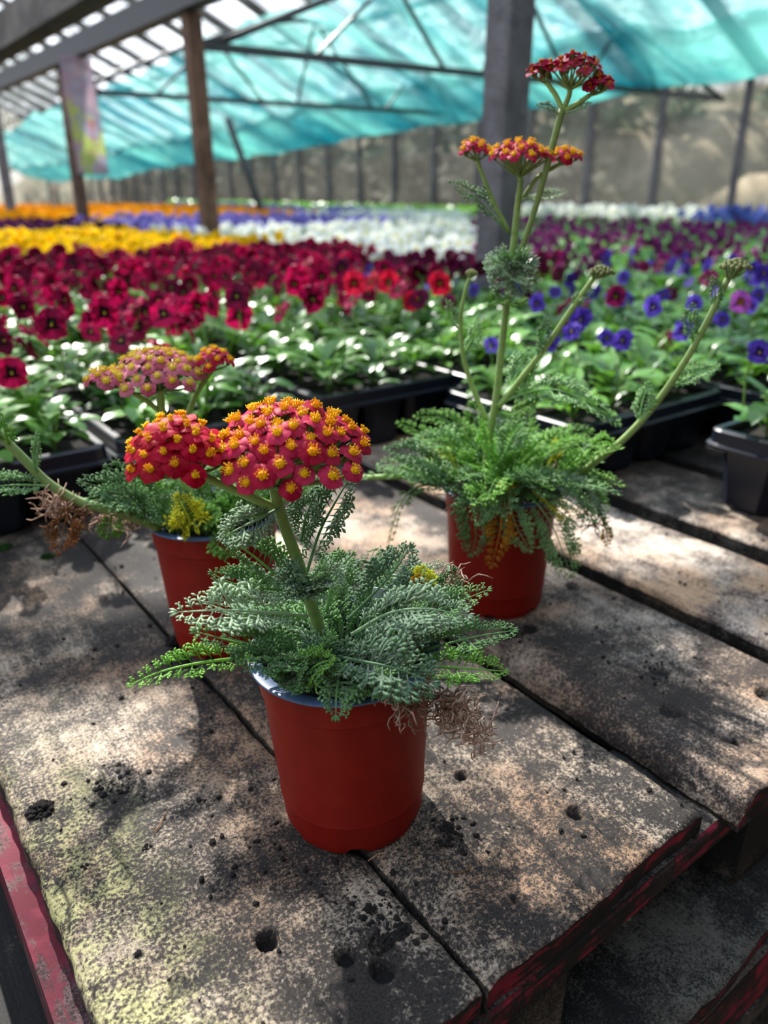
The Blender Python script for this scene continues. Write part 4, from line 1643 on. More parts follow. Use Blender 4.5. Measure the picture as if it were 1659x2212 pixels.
def stem(parent, pts, r0, r1, name='stem', nsub=5):
    pp = catmull(pts, nsub)
    mb = MB()
    k_ = len(pp) - 1
    mb.tube(pp, [r0 + (r1 - r0) * i / k_ for i in range(k_ + 1)], 10)
    # fine hairs
    for i in range(k_ * 9):
        q = RND.random() * k_
        a = int(min(k_ - 1, q))
        p = pp[a].lerp(pp[a + 1], q - a)
        t = (pp[a + 1] - pp[a]).normalized()
        o_ = t.orthogonal().normalized()
        an = RND.uniform(0, 6.28)
        d = (o_ * math.cos(an) + t.cross(o_) * math.sin(an)).normalized()
        r_ = r0 + (r1 - r0) * q / k_
        l = RND.uniform(0.0006, 0.0014)
        mb.add([p + d * r_ * 0.9 + t * 0.00012, p + d * r_ * 0.9 - t * 0.00012, p + d * (r_ + l) + t * 0.0004], [(0, 1, 2)])
    return mb.build(name, M['y_stem'], parent)


def manual_leaves(parent, P, specs, rr_, k=1.0):
    """spec: (points [(x, y, off)...], width, kind, pairs, lift)"""
    for i, sp_ in enumerate(specs):
        pts, wd, kind, n, lift = sp_[:5]
        lab = sp_[5] if len(sp_) > 5 else None
        up = sp_[6] if len(sp_) > 6 else (-0.3, -0.45, 0.85)
        path = [P(*q) for q in pts]
        mb = yleaf(path, wd * k, n, up, lift, rr_.randrange(10 ** 6), 1.15)
        o = mb.build('leaf', M['y_' + kind], parent)
        if lab:
            tag(o, lab)


def filler_leaves(parent, n, z0, rr_, lmin, lmax, wd, kinds, elev=(0.35, 1.2), droop=(0.4, 1.3), crown=0.022, pairs=13, azr=(0, 6.28), front=1.0, zmin=-1.0, to=None):
    for i in range(n):
        az = azr[0] + (azr[1] - azr[0]) * ((i * 0.618) % 1) + rr_.uniform(-0.2, 0.2)
        h = Vector((math.cos(az), math.sin(az), 0))
        rad = crown * math.sqrt(rr_.random())
        p = h * rad + Vector((rr_.uniform(-.01, .01), rr_.uniform(-.01, .01), z0))
        L = rr_.uniform(lmin, lmax)
        if to is not None:                # leaves on this side of the pot stay short and leave the lip in view
            L *= 1 - (1 - front) * max(0.0, math.cos(az - to)) ** 0.7
        el = rr_.uniform(*elev)
        dr = rr_.uniform(*droop)
        path = [p.copy()]
        a = el
        side = rr_.uniform(-0.25, 0.25)
        hh = h.copy()
        for k_ in range(4):
            hh = (hh + Vector((-h.y, h.x, 0)) * side * 0.3).normalized()
            p = p + (hh * math.cos(a) + Vector((0, 0, math.sin(a)))) * (L / 4)
            # leaves lie over the rim, never through it
            if math.hypot(p.x, p.y) < 0.064 and p.z < POT_H + 0.006:
                p.z = POT_H + 0.006
            p.z = max(p.z, zmin)
            path.append(p.copy())
            a -= dr / 4
        up = (Vector((0, 0, 1)) if abs(math.sin(el)) < 0.85 else (Vector((0, 0, 1)) - hh * 0.8)) + Vector((rr_.uniform(-0.6, 0.4), rr_.uniform(-0.7, 0.3), 0))
        mb = yleaf(path, wd * rr_.uniform(0.8, 1.2), pairs, up, rr_.uniform(0.1, 0.6), rr_.randrange(10 ** 6), 1.15)
        mb.build('leaf', M['y_' + rr_.choice(kinds)], parent)


def dead_curls(parent, pts, n, rr_, mat, spread, ln):
    """withered leaves: each shrivelled clump hangs together as one crinkled part"""
    for c0 in pts:
        mb = MB()
        c0 = Vector(c0)
        for i in range(max(5, n // len(pts))):
            q = [c0 + Vector((rr_.gauss(0, spread * 0.4), rr_.gauss(0, spread * 0.4), rr_.gauss(0, spread * 0.4)))]
            d = Vector((rr_.gauss(0, 1), rr_.gauss(0, 1), rr_.gauss(-0.5, 0.8))).normalized()
            for k_ in range(5):
                d = (d + Vector((rr_.gauss(0, .7), rr_.gauss(0, .7), rr_.gauss(0, .7)))).normalized()
                q.append(q[-1] + d * ln)
            mb.tube(q, [0.0005, 0.0006, 0.0005, 0.0006, 0.0005, 0.0003], 4)
        tag(mb.build('withered_leaf', M['y_' + mat], parent), 'dry brown withered leaf')


UPV = Vector((0, 0, 1))


def view_tilt(B, deg):
    h = Vector((B[0], B[1], 0)).normalized()
    return (UPV * math.cos(math.radians(deg)) - h * math.sin(math.radians(deg)))


FM = {
    'crimson': [(floret_mesh(i, 0.0140, [M['p_crimson'], M['disc_gold'], M['y_cup']], 0.68), 0.0145) for i in range(4)],
    'rose': [(floret_mesh(20 + i, 0.0142, [M['p_rose'], M['disc_gold'], M['y_cup']], 0.92, 0.1), 0.0146) for i in range(4)],
    'pink': [(floret_mesh(40 + i, 0.0135, [M['p_pink'], M['disc_lemon'], M['y_cup']], 1.05, 0.15), 0.0135) for i in range(4)],
    'rose2': [(floret_mesh(60 + i, 0.0120, [M['p_rose'], M['disc_gold'], M['y_cup']], 1.0, 0.15), 0.0120) for i in range(4)],
    'maroon': [(floret_mesh(80 + i, 0.0125, [M['p_maroon'], M['disc_dark'], M['y_cup']], 0.55, -0.25), 0.0125) for i in range(4)],
}

# ---- front pot
rq = random.Random(21)
BF = Vector((0.2304, 0.3420, 0.0015))
Fp = empty('potted_yarrow', BF)
tag(Fp, 'nearest yarrow in a terracotta red pot, with crimson and rose heads and silvery feathery leaves', 'potted plant')
P = rel(facing(BF.x, BF.y), BF)
pot(Fp, BF, 0.3, -2.0)
stem(Fp, [P(712, 1440), P(690, 1360), P(668, 1292), P(645, 1218), P(620, 1150), P(602, 1095), P(590, 1042)], 0.0040, 0.0032, 'flower_stem')
stem(Fp, [P(603, 1100), P(560, 1082, .003), P(500, 1055, .008), P(430, 1025, .012)], 0.0027, 0.0024, 'side_stem')
stem(Fp, [P(610, 1070), P(645, 1035), P(690, 998)], 0.0026, 0.0024, 'side_stem')
corymb(Fp, P(383, 985, .014), view_tilt(BF, 16), 0.0265, 0.020, 29, FM['crimson'], P(428, 1024, .012), 0.0016, rq, 'domed saturated crimson head', 0.9)
corymb(Fp, P(622, 972, .0), view_tilt(BF, 13), 0.0445, 0.022, 58, FM['rose'], P(592, 1048), 0.0017, rq, 'broad rose crimson head with golden discs', 0.85)
mb = MB()
g_ = 'grey'
manual_leaves(Fp, P, [
    ([(600, 1405, .02), (520, 1420, .035), (430, 1432, .045), (350, 1450, .05), (283, 1478, .05)], 0.0105, 'bright', 14, 0.5, 'bright green low leaf'),
    ([(665, 1330, .015), (570, 1322, .03), (480, 1318, .04), (385, 1322, .045)], 0.0165, 'grey', 13, 0.15, 'broad silver grey leaf'),
    ([(660, 1390, .02), (580, 1400, .04), (500, 1385, .05), (425, 1365, .055)], 0.014, 'mid', 15, 0.4),
    ([(680, 1430, .03), (620, 1425, .045), (560, 1430, .055), (510, 1415, .06)], 0.014, 'mid', 14, 0.5),
    ([(660, 1300, .0), (600, 1245, .005), (540, 1195, .008), (490, 1165, .01)], 0.014, 'mid', 14, 0.4),
    ([(625, 1275, .0), (560, 1270, .01), (500, 1260, .015), (460, 1240, .018)], 0.012, 'mid', 12, 0.5),
    ([(604, 1098, .004), (565, 1118, .012), (520, 1140, .016), (482, 1160, .02)], 0.013, 'grey', 13, -0.1, 'drooping silver grey stem leaf'),
    ([(660, 1245, -.02), (690, 1150, -.025), (730, 1075, -.03), (765, 1018, -.03)], 0.015, 'grey', 15, 0.2),
    ([(650, 1170, -.02), (660, 1120, -.025), (675, 1080, -.025)], 0.013, 'grey', 9, 0.3),
    ([(705, 1320, -.01), (720, 1260, -.015), (745, 1215, -.02), (760, 1200, -.02)], 0.013, 'mid', 11, 0.3),
    ([(750, 1340, .0), (800, 1290, -.005), (850, 1235, -.01), (885, 1185, -.012)], 0.0155, 'grey', 14, 0.15),
    ([(850, 1370, .0), (920, 1330, .005), (990, 1300, .01), (1052, 1275, .012)], 0.012, 'mid', 13, 0.35),
    ([(860, 1370, -.01), (930, 1325, -.015), (965, 1275, -.02), (980, 1235, -.02)], 0.013, 'mid', 12, 0.35),
    ([(760, 1370, .015), (840, 1325, .025), (920, 1315, .03), (1010, 1330, .03)], 0.016, 'grey', 17, 0.1, 'long silver grey leaf'),
    ([(760, 1410, .015), (830, 1385, .025), (900, 1360, .03), (960, 1345, .03)], 0.014, 'grey', 14, 0.3),
    ([(870, 1420, .02), (950, 1395, .028), (1030, 1375, .03), (1108, 1362, .03)], 0.012, 'mid', 17, 0.25, 'narrow leaf reaching past the rim'),
    ([(880, 1440, .03), (950, 1440, .04), (1020, 1445, .045), (1088, 1450, .045)], 0.012, 'bright', 12, 0.4, 'bright green leaf over the right rim'),
    ([(730, 1420, .03), (790, 1430, .05), (860, 1445, .06), (935, 1475, .062)], 0.019, 'grey', 13, 0.35, 'broad silver leaf over the front rim'),
    ([(760, 1440, .03), (820, 1460, .05), (880, 1480, .06), (925, 1500, .063)], 0.014, 'grey', 11, 0.4),
    ([(640, 1450, .04), (640, 1465, .05), (625, 1478, .055), (612, 1480, .06)], 0.012, 'mid', 10, 0.6),
    ([(650, 1480, .045), (680, 1440, .05), (715, 1425, .05)], 0.012, 'bright', 10, 0.5),
    ([(620, 1490, .045), (635, 1450, .05), (660, 1425, .05)], 0.011, 'mid', 10, 0.5),
    ([(700, 1490, .045), (740, 1475, .05), (780, 1480, .055)], 0.011, 'mid', 9, 0.6),
    ([(780, 1480, .045), (820, 1480, .055), (850, 1495, .06)], 0.011, 'mid', 9, 0.6),
    ([(668, 1268, .004), (640, 1255, .016), (605, 1262, .022)], 0.013, 'grey', 11, 0.5),
    ([(668, 1262, .004), (660, 1245, .02), (640, 1240, .028)], 0.012, 'grey', 10, 0.5),
    ([(670, 1262, .004), (685, 1242, .02), (705, 1235, .028)], 0.012, 'mid', 10, 0.5),
    ([(668, 1278, .004), (680, 1282, .02), (700, 1290, .028)], 0.012, 'grey', 10, 0.5),
    ([(668, 1275, .004), (645, 1285, .02), (622, 1290, .026)], 0.012, 'grey', 10, 0.5),
    ([(668, 1262, .004), (700, 1252, .016), (735, 1256, .022)], 0.013, 'grey', 11, 0.5),
    ([(670, 1280, .008), (662, 1275, .018), (650, 1285, .024)], 0.011, 'grey', 8, 0.5),
    ([(900, 1290, -.02), (908, 1260, -.024), (915, 1228, -.026)], 0.010, 'yellow', 9, 0.4, 'yellowed leaf'),
    ([(890, 1300, -.02), (900, 1275, -.02), (905, 1245, -.02)], 0.008, 'amber', 8, 0.4, 'amber withering leaf'),
], rq, 1.12)
filler_leaves(Fp, 46, 0.117, rq, 0.045, 0.082, 0.0165, ['grey', 'grey', 'mid', 'mid'], (0.2, 1.0), (0.2, 1.2), 0.036, 13, front=0.5, zmin=0.134, to=math.atan2(-BF.y, -BF.x))
dead_curls(Fp, [P(870, 1515, .062), P(900, 1525, .06), P(940, 1520, .05), P(970, 1535, .048), P(1000, 1550, .045), P(1030, 1575, .04), P(955, 1510, .05), P(985, 1530, .048), P(1040, 1590, .036)], 230, rq, 'dead', 0.010, 0.0035)
dead_curls(Fp, [P(955, 1255, -.03), P(985, 1250, -.03), P(970, 1270, -.028)], 40, rq, 'dead', 0.004, 0.005)
a0, a1 = P(805, 1277, -.012), P(868, 1288, -.014)
mb = MB()
mb.bar((a0 + a1) / 2 + Vector((0, 0, -0.001)) - (a1 - a0) * 0.5, (a0 + a1) / 2 + Vector((0, 0, -0.001)) + (a1 - a0) * 0.5, 0.0012, 0.008)
o = mb.build('plant_label', M['tag'], Fp, smooth=False)
tag(o, 'white plastic plant label edge among the leaves')

# ---- left pot
BL = Vector((0.257, 0.598, 0.0015))
Lp = empty('potted_yarrow', BL)
tag(Lp, 'yarrow behind at left in a red pot, with a flat dusty pink and lemon head', 'potted plant')
P = rel(facing(BL.x, BL.y), BL)
pot(Lp, BL, 1.4, -0.8)
stem(Lp, [P(440, 1130), P(400, 1050), P(365, 960), P(350, 890), P(345, 838)], 0.0040, 0.0034, 'flower_stem')
stem(Lp, [P(349, 893), P(315, 865, .004), P(262, 836, .008)], 0.0022, 0.002, 'side_stem')
stem(Lp, [P(385, 985), P(402, 910), P(425, 850), P(456, 802)], 0.0024, 0.0022, 'side_stem')
corymb(Lp, P(345, 808, 0), view_tilt(BL, 10), 0.0385, 0.017, 38, FM['pink'], P(346, 842), 0.0016, rq, 'flat dusty pink head with lemon discs')
corymb(Lp, P(226, 822, .01), view_tilt(BL, 10), 0.0145, 0.007, 9, FM['pink'], P(258, 836, .008), 0.0014, rq, 'small dusty pink side head')
corymb(Lp, P(464, 780, 0), view_tilt(BL, 10), 0.0150, 0.009, 10, FM['rose2'], P(457, 801), 0.0014, rq, 'small rose pink side head')
stem(Lp, [P(345, 1142, .03), P(290, 1118, .035), P(220, 1098, .035), P(160, 1078, .03), P(100, 1040, .025), P(50, 990, .02), P(-5, 935, .015), P(-60, 880, .01)], 0.0042, 0.0036, 'arching_stem')
manual_leaves(Lp, P, [
    ([(80, 1025, .025), (72, 990, .03), (75, 960, .032), (80, 935, .034)], 0.007, 'mid', 14, 0.3, None, (1, 0, 0.2)),
    ([(105, 1050, .03), (60, 1048, .036), (20, 1048, .04), (-25, 1052, .042)], 0.0115, 'mid', 11, 0.2),
    ([(20, 960, .02), (10, 930, .025), (5, 900, .03)], 0.012, 'bright', 9, 0.3),
    ([(240, 1108, .035), (240, 1125, .04), (235, 1140, .042), (232, 1158, .043)], 0.011, 'bright', 7, 0.3, None, (0.3, -1, 0.2)),
    ([(130, 1070, .03), (150, 1095, .035), (140, 1130, .037), (128, 1192, .037)], 0.0135, 'tan', 9, 0.1, 'hanging tan withered leaf', (0.4, -1, 0.1)),
    ([(400, 1165, .045), (410, 1130, .055), (398, 1100, .06), (385, 1075, .06)], 0.015, 'yellow', 16, 0.7, 'bright yellow leaf'),
    ([(440, 1140, .05), (455, 1120, .055), (470, 1105, .055)], 0.012, 'bright', 9, 0.4),
    ([(460, 1150, .055), (480, 1170, .066), (500, 1195, .07)], 0.012, 'bright', 9, 0.4),
    ([(350, 1120, .02), (300, 1090, .03), (240, 1060, .035), (180, 1042, .035)], 0.015, 'mid', 14, 0.3),
    ([(360, 1110, .01), (310, 1060, .015), (265, 1025, .02), (235, 1010, .02)], 0.014, 'mid', 13, 0.3),
    ([(340, 1120, .03), (290, 1085, .038), (235, 1080, .04), (195, 1080, .04)], 0.014, 'mid', 13, 0.4),
    ([(370, 1130, .04), (350, 1110, .05), (335, 1090, .052), (328, 1075, .052)], 0.011, 'mid', 10, 0.4),
    ([(520, 1120, .0), (600, 1075, .0), (680, 1048, .0), (770, 1032, .0)], 0.012, 'mid', 15, 0.2),
    ([(500, 1110, .01), (560, 1060, .01), (620, 1030, .01), (680, 1010, .01)], 0.012, 'mid', 13, 0.3),
], rq, 1.3)
filler_leaves(Lp, 52, 0.117, rq, 0.05, 0.088, 0.0175, ['mid', 'mid', 'bright', 'bright'], (0.25, 1.15), (0.3, 1.2), 0.036, 12, front=0.4, zmin=0.134, to=math.atan2(-BL.y, -BL.x))
dead_curls(Lp, [P(120, 1085, .03), P(105, 1090, .03), P(175, 1100, .03), P(230, 1115, .03), P(280, 1125, .03), P(130, 1100, .03)], 110, rq, 'dead', 0.004, 0.005)

# ---- right pot
BR = Vector((0.518, 0.493, 0.0005))
Rp = empty('potted_yarrow', BR)
tag(Rp, 'tallest yarrow at right in red pot, maroon top head, leaves drooping over rim', 'potted plant')
P = rel(facing(BR.x, BR.y), BR)
pot(Rp, BR, 2.2)
stem(Rp, [P(1046, 1085), P(1055, 960), P(1072, 860), P(1085, 740), P(1098, 630), P(1108, 540), P(1118, 450), P(1125, 388)], 0.0040, 0.0026, 'flower_stem')
stem(Rp, [P(1124, 545, .004), P(1150, 470, .005), P(1172, 395, .006), P(1195, 310, .006), P(1215, 235, .004)], 0.0024, 0.0030, 'flower_stem')
stem(Rp, [P(1216, 240, .004), P(1200, 205, .002), P(1180, 178, 0)], 0.0022, 0.0018, 'side_stem')
stem(Rp, [P(1216, 238, .004), P(1228, 210, .004), P(1232, 190, .004)], 0.0024, 0.002, 'side_stem')
stem(Rp, [P(1218, 240, .004), P(1250, 222, .006), P(1275, 205, .008)], 0.0022, 0.0018, 'side_stem')
axR = view_tilt(BR, 4)
corymb(Rp, P(1172, 158, 0), axR, 0.0105, 0.006, 7, FM['maroon'], P(1181, 180, 0), 0.0013, rq, 'small maroon head')
corymb(Rp, P(1238, 158, .004), axR, 0.0225, 0.012, 19, FM['maroon'], P(1232, 192, .004), 0.0014, rq, 'domed maroon top head')
corymb(Rp, P(1297, 188, .008), view_tilt(BR, 10), 0.0105, 0.006, 7, FM['maroon'], P(1274, 206, .008), 0.0013, rq, 'small maroon head')
stem(Rp, [P(1098, 500, .0), P(1068, 440, .0), P(1045, 385, .0), P(1030, 345, 0)], 0.0022, 0.0018, 'side_stem')
stem(Rp, [P(1126, 392), P(1120, 375), P(1110, 360)], 0.0022, 0.0018, 'side_stem')
stem(Rp, [P(1128, 430, -.004), P(1160, 385, -.006), P(1195, 362, -.008), P(1215, 352, -.008)], 0.0020, 0.0016, 'side_stem')
corymb(Rp, P(1025, 328, 0), axR, 0.0125, 0.008, 9, FM['rose2'], P(1031, 347, 0), 0.0013, rq, 'small rose side head')
corymb(Rp, P(1124, 338, 0), axR, 0.0285, 0.010, 24, FM['rose2'], P(1122, 382), 0.0014, rq, 'flat rose pink head with golden discs')
corymb(Rp, P(1222, 340, -.008), axR, 0.0125, 0.006, 10, FM['rose2'], P(1213, 354, -.008), 0.0013, rq, 'small rose side head')
stem(Rp, [P(1050, 905, -.01), P(1020, 835, -.01), P(1000, 765, -.008), P(995, 690, -.006), P(1005, 630, -.004), P(1015, 598, -.004)], 0.0027, 0.0016, 'side_stem')
stem(Rp, [P(1078, 878, .004), P(1120, 825, .006), P(1180, 748, .01), P(1235, 668, .012), P(1283, 600, .014)], 0.0030, 0.0024, 'side_stem')
stem(Rp, [P(1215, 1065, .01), P(1255, 1022, .014), P(1340, 955, .018), P(1410, 880, .02), P(1480, 780, .022), P(1530, 690, .022), P(1572, 602, .02)], 0.0036, 0.0026, 'side_stem')
stem(Rp, [P(930, 1045, .02), P(880, 1030, .03), P(810, 1031, .035), P(740, 1032, .035)], 0.0030, 0.0026, 'side_stem')
bud_head(Rp, P(1299, 590, .014), 0.0105, P(1284, 602, .014), rq)
bud_head(Rp, P(1588, 578, .02), 0.0120, P(1573, 604, .02), rq)
bud_head(Rp, P(1018, 590, -.004), 0.0055, P(1015, 600, -.004), rq)
LF = [
    ([(1100, 592, 0), (1075, 575, .014), (1052, 580, .022)], 0.010, 'grey', 10, 0.5), ([(1100, 592, 0), (1130, 572, .014), (1155, 582, .022)], 0.010, 'grey', 10, 0.5),
    ([(1100, 592, 0), (1088, 562, .014), (1070, 550, .02)], 0.010, 'grey', 9, 0.5), ([(1100, 592, 0), (1112, 560, .014), (1128, 548, .02)], 0.010, 'mid', 9, 0.5),
    ([(1100, 596, 0), (1085, 606, .018), (1065, 618, .024)], 0.010, 'grey', 9, 0.5), ([(1100, 596, 0), (1115, 600, .02), (1132, 612, .026)], 0.010, 'grey', 9, 0.5),
    ([(1098, 650, 0), (1075, 650, .01), (1058, 658, .014)], 0.008, 'bright', 8, 0.4), ([(1096, 655, 0), (1120, 660, .01), (1135, 655, .014)], 0.008, 'bright', 8, 0.4),
    ([(1100, 600, 0), (1080, 590, .01), (1060, 598, .016)], 0.011, 'grey', 8, 0.4), ([(1100, 590, 0), (1125, 580, .01), (1145, 590, .016)], 0.011, 'grey', 8, 0.4),
    ([(1100, 585, 0), (1095, 570, .01), (1080, 565, .018)], 0.010, 'grey', 8, 0.4), ([(1102, 598, 0), (1112, 615, .012), (1125, 635, .016)], 0.011, 'grey', 8, 0.3),
    ([(1102, 605, 0), (1092, 625, .01), (1078, 642, .014)], 0.009, 'mid', 7, 0.3), ([(1103, 575, 0), (1115, 565, .004), (1130, 566, .006)], 0.010, 'grey', 8, 0.4),
    ([(1100, 505, 0), (1070, 470, .004), (1030, 430, .006), (975, 395, .008)], 0.010, 'mid', 13, 0.3), ([(1125, 430, 0), (1160, 428, -.004), (1220, 415, -.006)], 0.006, 'grey', 9, 0.2),
    ([(1212, 250, .004), (1190, 235, .006), (1160, 228, .008)], 0.0045, 'grey', 8, 0.2), ([(1218, 245, .004), (1250, 235, .008), (1275, 222, .01)], 0.0045, 'grey', 7, 0.2),
    ([(1080, 872, .004), (1140, 848, .012), (1200, 842, .016), (1270, 868, .018), (1335, 915, .018)], 0.0125, 'mid', 16, 0.05, 'long arching stem leaf'),
    ([(1075, 890, .002), (1110, 895, .008), (1150, 870, .012)], 0.009, 'bright', 9, 0.3), ([(1095, 860, .0), (1120, 800, .0), (1140, 760, .0)], 0.012, 'mid', 10, 0.3, None, (1, 0, 0.3)),
    ([(1160, 775, .01), (1170, 730, .012), (1180, 690, .014)], 0.006, 'mid', 10, 0.2, None, (1, 0, 0.3)), ([(1240, 665, .012), (1250, 645, .014), (1270, 640, .014)], 0.005, 'mid', 6, 0.3),
    ([(1000, 770, -.008), (1020, 730, -.006), (1030, 690, -.006)], 0.008, 'mid', 10, 0.3, None, (1, 0, 0.3)), ([(998, 720, -.008), (975, 690, -.006), (965, 650, -.006)], 0.007, 'mid', 9, 0.3, None, (1, 0, 0.3)),
    ([(1380, 925, .018), (1385, 880, .02), (1400, 830, .02)], 0.009, 'mid', 10, 0.3, None, (1, 0, 0.3)), ([(1440, 840, .02), (1490, 815, .022), (1550, 790, .022)], 0.008, 'mid', 11, 0.3),
    ([(1290, 1000, .016), (1270, 985, .02), (1235, 1000, .022), (1220, 1030, .02)], 0.008, 'bright', 9, 0.3), ([(1330, 965, .018), (1310, 955, .02), (1280, 962, .022)], 0.007, 'bright', 7, 0.3),
    ([(1535, 680, .022), (1545, 640, .022), (1540, 600, .022)], 0.006, 'mid', 9, 0.2, None, (1, 0, 0.3)), ([(1500, 745, .022), (1490, 700, .022), (1495, 660, .022)], 0.007, 'mid', 9, 0.2, None, (1, 0, 0.3)),
    # mound
    ([(1040, 990, .0), (1000, 935, .0), (950, 905, .0), (900, 900, .0)], 0.011, 'bright', 13, 0.3), ([(1020, 1000, .01), (970, 960, .02), (930, 950, .02), (895, 955, .02)], 0.011, 'mid', 11, 0.3),
    ([(1000, 1040, .03), (940, 1010, .04), (890, 985, .045), (838, 970, .045)], 0.014, 'mid', 14, 0.3), ([(990, 1050, .04), (930, 1030, .05), (870, 1010, .055), (822, 1005, .055)], 0.012, 'mid', 13, 0.3),
    ([(1060, 1000, .02), (1040, 950, .02), (1035, 910, .02)], 0.012, 'bright', 10, 0.3, None, (0.6, -0.8, 0.3)), ([(1080, 1000, .0), (1110, 940, .0), (1130, 910, -.005)], 0.012, 'mid', 11, 0.3),
    # drooping over the front
    ([(1030, 1010, .045), (1028, 1050, .062), (1025, 1110, .075), (1028, 1160, .077), (1018, 1195, .077)], 0.0145, 'mid', 13, 0.1, 'leaf hanging over the pot front', (-0.72, -0.69, 0.2)),
    ([(1120, 1060, .045), (1105, 1090, .062), (1115, 1135, .074), (1145, 1188, .076)], 0.011, 'mid', 12, 0.1, 'leaf hanging over the pot front', (-0.72, -0.69, 0.2)),
    ([(1140, 1065, .045), (1170, 1100, .06), (1200, 1150, .068), (1232, 1240, .068)], 0.0145, 'mid', 13, 0.1, 'leaf hanging past the right of the pot', (-0.72, -0.69, 0.2)),
    ([(1090, 1060, .050), (1085, 1100, .074), (1080, 1150, .084), (1062, 1222, .085)], 0.010, 'amber', 10, 0.1, 'amber yellow hanging leaf', (-0.72, -0.69, 0.2)),
    ([(960, 1050, .04), (905, 1050, .055), (870, 1080, .058), (850, 1130, .058), (838, 1185, .056)], 0.0085, 'mid', 12, 0.1, None, (0.3, -1, 0.3)),
    ([(1180, 1050, .03), (1240, 1060, .038), (1285, 1090, .04), (1320, 1150, .04)], 0.013, 'mid', 13, 0.1, None, (0.3, -0.6, 1)), ([(1170, 1030, .01), (1230, 1030, .01), (1280, 1060, .01), (1310, 1100, .01)], 0.012, 'mid', 12, 0.2),
    ([(1150, 1040, .03), (1200, 1040, .04), (1250, 1060, .045), (1290, 1110, .046)], 0.012, 'grey', 12, 0.2), ([(1300, 1120, .03), (1310, 1150, .034), (1312, 1178, .034)], 0.005, 'amber', 6, 0.1, 'amber leaf tip'),
    ([(985, 1010, .0), (960, 985, .0), (925, 990, .0)], 0.008, 'yellow', 7, 0.3, 'yellowed leaf'), ([(1180, 1010, -.01), (1195, 985, -.01), (1200, 950, -.01)], 0.006, 'yellow', 8, 0.3, 'yellowed leaf', (1, 0, 0.3)),
    ([(1080, 1040, .04), (1095, 1050, .05), (1105, 1068, .056)], 0.008, 'amber', 6, 0.3, 'amber withering leaf'), ([(1150, 1060, .05), (1190, 1090, .06), (1230, 1120, .064)], 0.010, 'yellow', 8, 0.2, 'yellowed leaf', (0.3, -1, 0.3)),
]
manual_leaves(Rp, P, LF, rq, 1.4)
filler_leaves(Rp, 62, 0.117, rq, 0.055, 0.110, 0.0185, ['mid', 'mid', 'bright', 'bright', 'mid'], (0.4, 1.4), (0.5, 1.9), 0.034, 13)
dead_curls(Rp, [P(1200, 1010, 0), P(1220, 1020, 0), P(1260, 1110, .02), P(1280, 1130, .02), P(985, 1070, .05)], 80, rq, 'dead', 0.004, 0.005)

# ------------------------------------------------------------------ crumbs, clods, moss, twigs
rc = random.Random(3)
tm_c = []
for i in range(6):
    mb = MB()
    keep, RND = RND, random.Random(50 + i)
    mb.ball((0, 0, 0), 1.0, 7, 5, 0, (1, RND.uniform(0.6, 1), 0.6), 0.7)
    RND = keep
    tm_c.append(mb)
pl_ = []


def on_deck(x, y):
    if y < 0.195 or y > 0.95:
        return None
    for x0, x1, z in ((0.04, 0.206, 0.0), (0.214, 0.416, 0.0015), (0.47, 0.632, 0.0), (0.67, 0.823, 0.001), (0.875, 1.04, 0)):
        if x0 < x < x1:
            return z
    return None


clumps = [(hp(960, 1800), 0.02, 60), (hp(800, 1990), 0.02, 50), (hp(850, 2010), 0.012, 70), (hp(900, 1960), 0.03, 40), (hp(250, 1690), 0.018, 120), (hp(690, 1930), 0.03, 40), (hp(400, 1420), 0.012, 60),
          (hp(1120, 1370), 0.015, 60), (hp(1400, 1450), 0.04, 50), (hp(560, 1800), 0.04, 60)]
for i in range(1100):
    if i < 560:
        c = clumps[i % len(clumps)]
        if rc.random() > c[2] / 90:
            continue
        x, y = c[0][0] + rc.gauss(0, c[1] * 0.6), c[0][1] + rc.gauss(0, c[1] * 0.6)
    else:
        x, y = rc.uniform(0.04, 0.9), 0.2 + 0.7 * rc.random() ** 1.3
    z = on_deck(x, y)
    if z is None or any(math.hypot(x - b.x, y - b.y) < 0.05 for b in (BF, BL, BR)):
        continue
    s_ = 0.0006 + 0.0020 * rc.random() ** 2.3
    pl_.append((rc.randrange(6), Matrix.Translation((x, y, z + s_ * 0.3)) @ Matrix.Rotation(rc.uniform(0, 6.28), 4, 'Z') @ Matrix.Scale(s_, 4)))
o = np_merge('soil_crumbs', tm_c, pl_, [M['soil']])
tag(o, 'fine dark soil crumbs scattered over the boards', 'soil crumbs', kind='stuff')


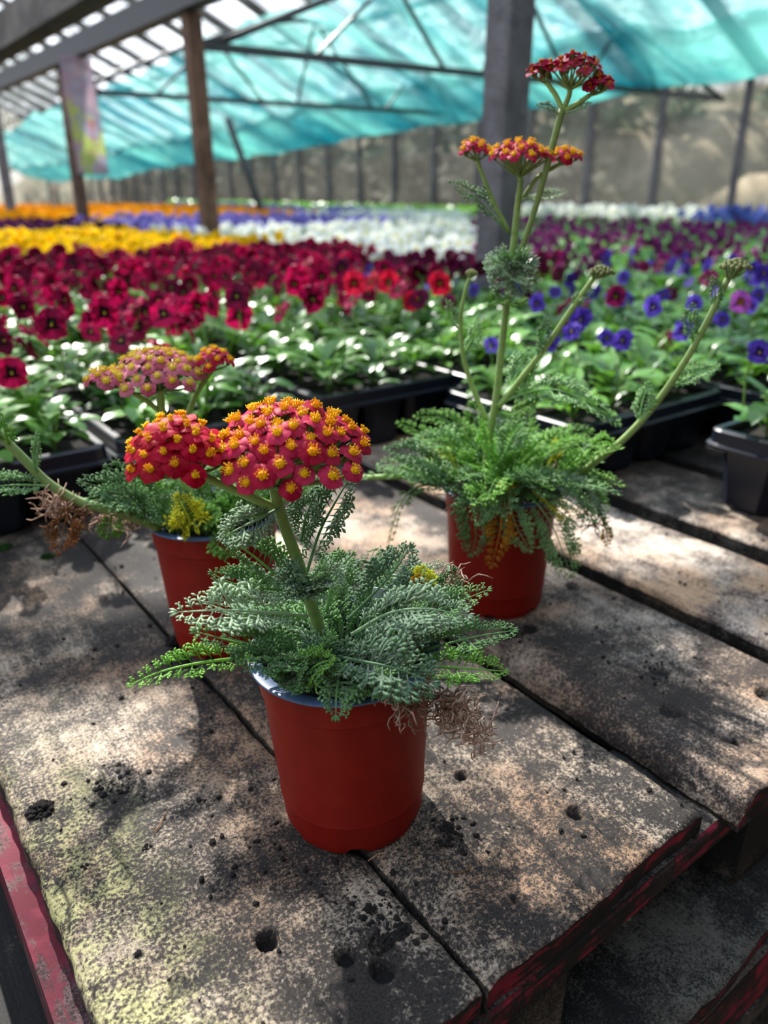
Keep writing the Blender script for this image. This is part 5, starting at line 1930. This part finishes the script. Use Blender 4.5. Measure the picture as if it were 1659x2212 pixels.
def clod(px_, py_, r, label, mat='soil', n=60, sq=0.5, name='soil_clod', cat='soil'):
    p_ = on_z(px_, py_)
    z = on_deck(p_.x, p_.y) or 0.0
    mb = MB()
    for q in range(n):
        a, rad = rc.uniform(0, 6.28), r * math.sqrt(rc.random())
        s_ = r * rc.uniform(0.12, 0.3)
        mb.ball((rad * math.cos(a), rad * math.sin(a), s_ * 0.3 + r * sq * (1 - rad / r) * rc.random()), s_, 6, 4, 0, (1, 1, 0.8), 0.8)
    o = mb.build(name, M[mat])
    o.location = (p_.x, p_.y, z - 0.0003)
    tag(o, label, cat)


clod(88, 1750, 0.0085, 'reddish brown heap of peat at the left edge of the boards')
clod(800, 1965, 0.0042, 'small dark soil clump in front of the nearest pot')
clod(868, 2012, 0.0056, 'largest black soil clump, just above the two holes near the board end')
clod(835, 2035, 0.0050, 'black soil clump tipping into the hole near the board end')
clod(183, 1873, 0.0026, 'small upright black crumb on the lichen covered board edge', n=20)
clod(318, 1830, 0.0030, 'pair of black soil bits left of the nearest pot', n=24)
clod(968, 1792, 0.0048, 'loose soil heap right of the nearest pot base', sq=0.25)
clod(375, 1385, 0.0075, 'damp soil heap at the foot of the left pot', sq=0.6)
clod(1145, 1360, 0.007, 'damp soil at the foot of the right pot', sq=0.4)
clod(103, 1203, 0.0075, 'dark green moss cushion on the board below the tan withered leaf', 'moss', 70, 0.7, 'moss_cushion', 'moss')
clod(10, 1183, 0.009, 'dark green moss cushion at the left edge by the tray', 'moss', 70, 0.5, 'moss_cushion', 'moss')


def twig(pts, label, r=0.0003, mat='y_tan'):
    q = []
    for (x, y) in pts:
        p_ = on_z(x, y)
        q.append(Vector((p_.x, p_.y, (on_deck(p_.x, p_.y) or 0.0) + 0.0012)))
    mb = MB()
    mb.tube(catmull(q, 4), r, 5)
    tag(mb.build('dry_twig', M[mat]), label, 'twig')


twig([(357, 1756), (352, 1775), (338, 1795), (332, 1800)], 'short tan needle lying left of the nearest pot', 0.0004)
twig([(958, 1865), (962, 1885), (985, 1892), (1012, 1885), (1017, 1873)], 'curved pale root hair right in front of the nearest pot')
twig([(795, 1863), (815, 1852), (833, 1849)], 'straw at the front foot of the nearest pot')
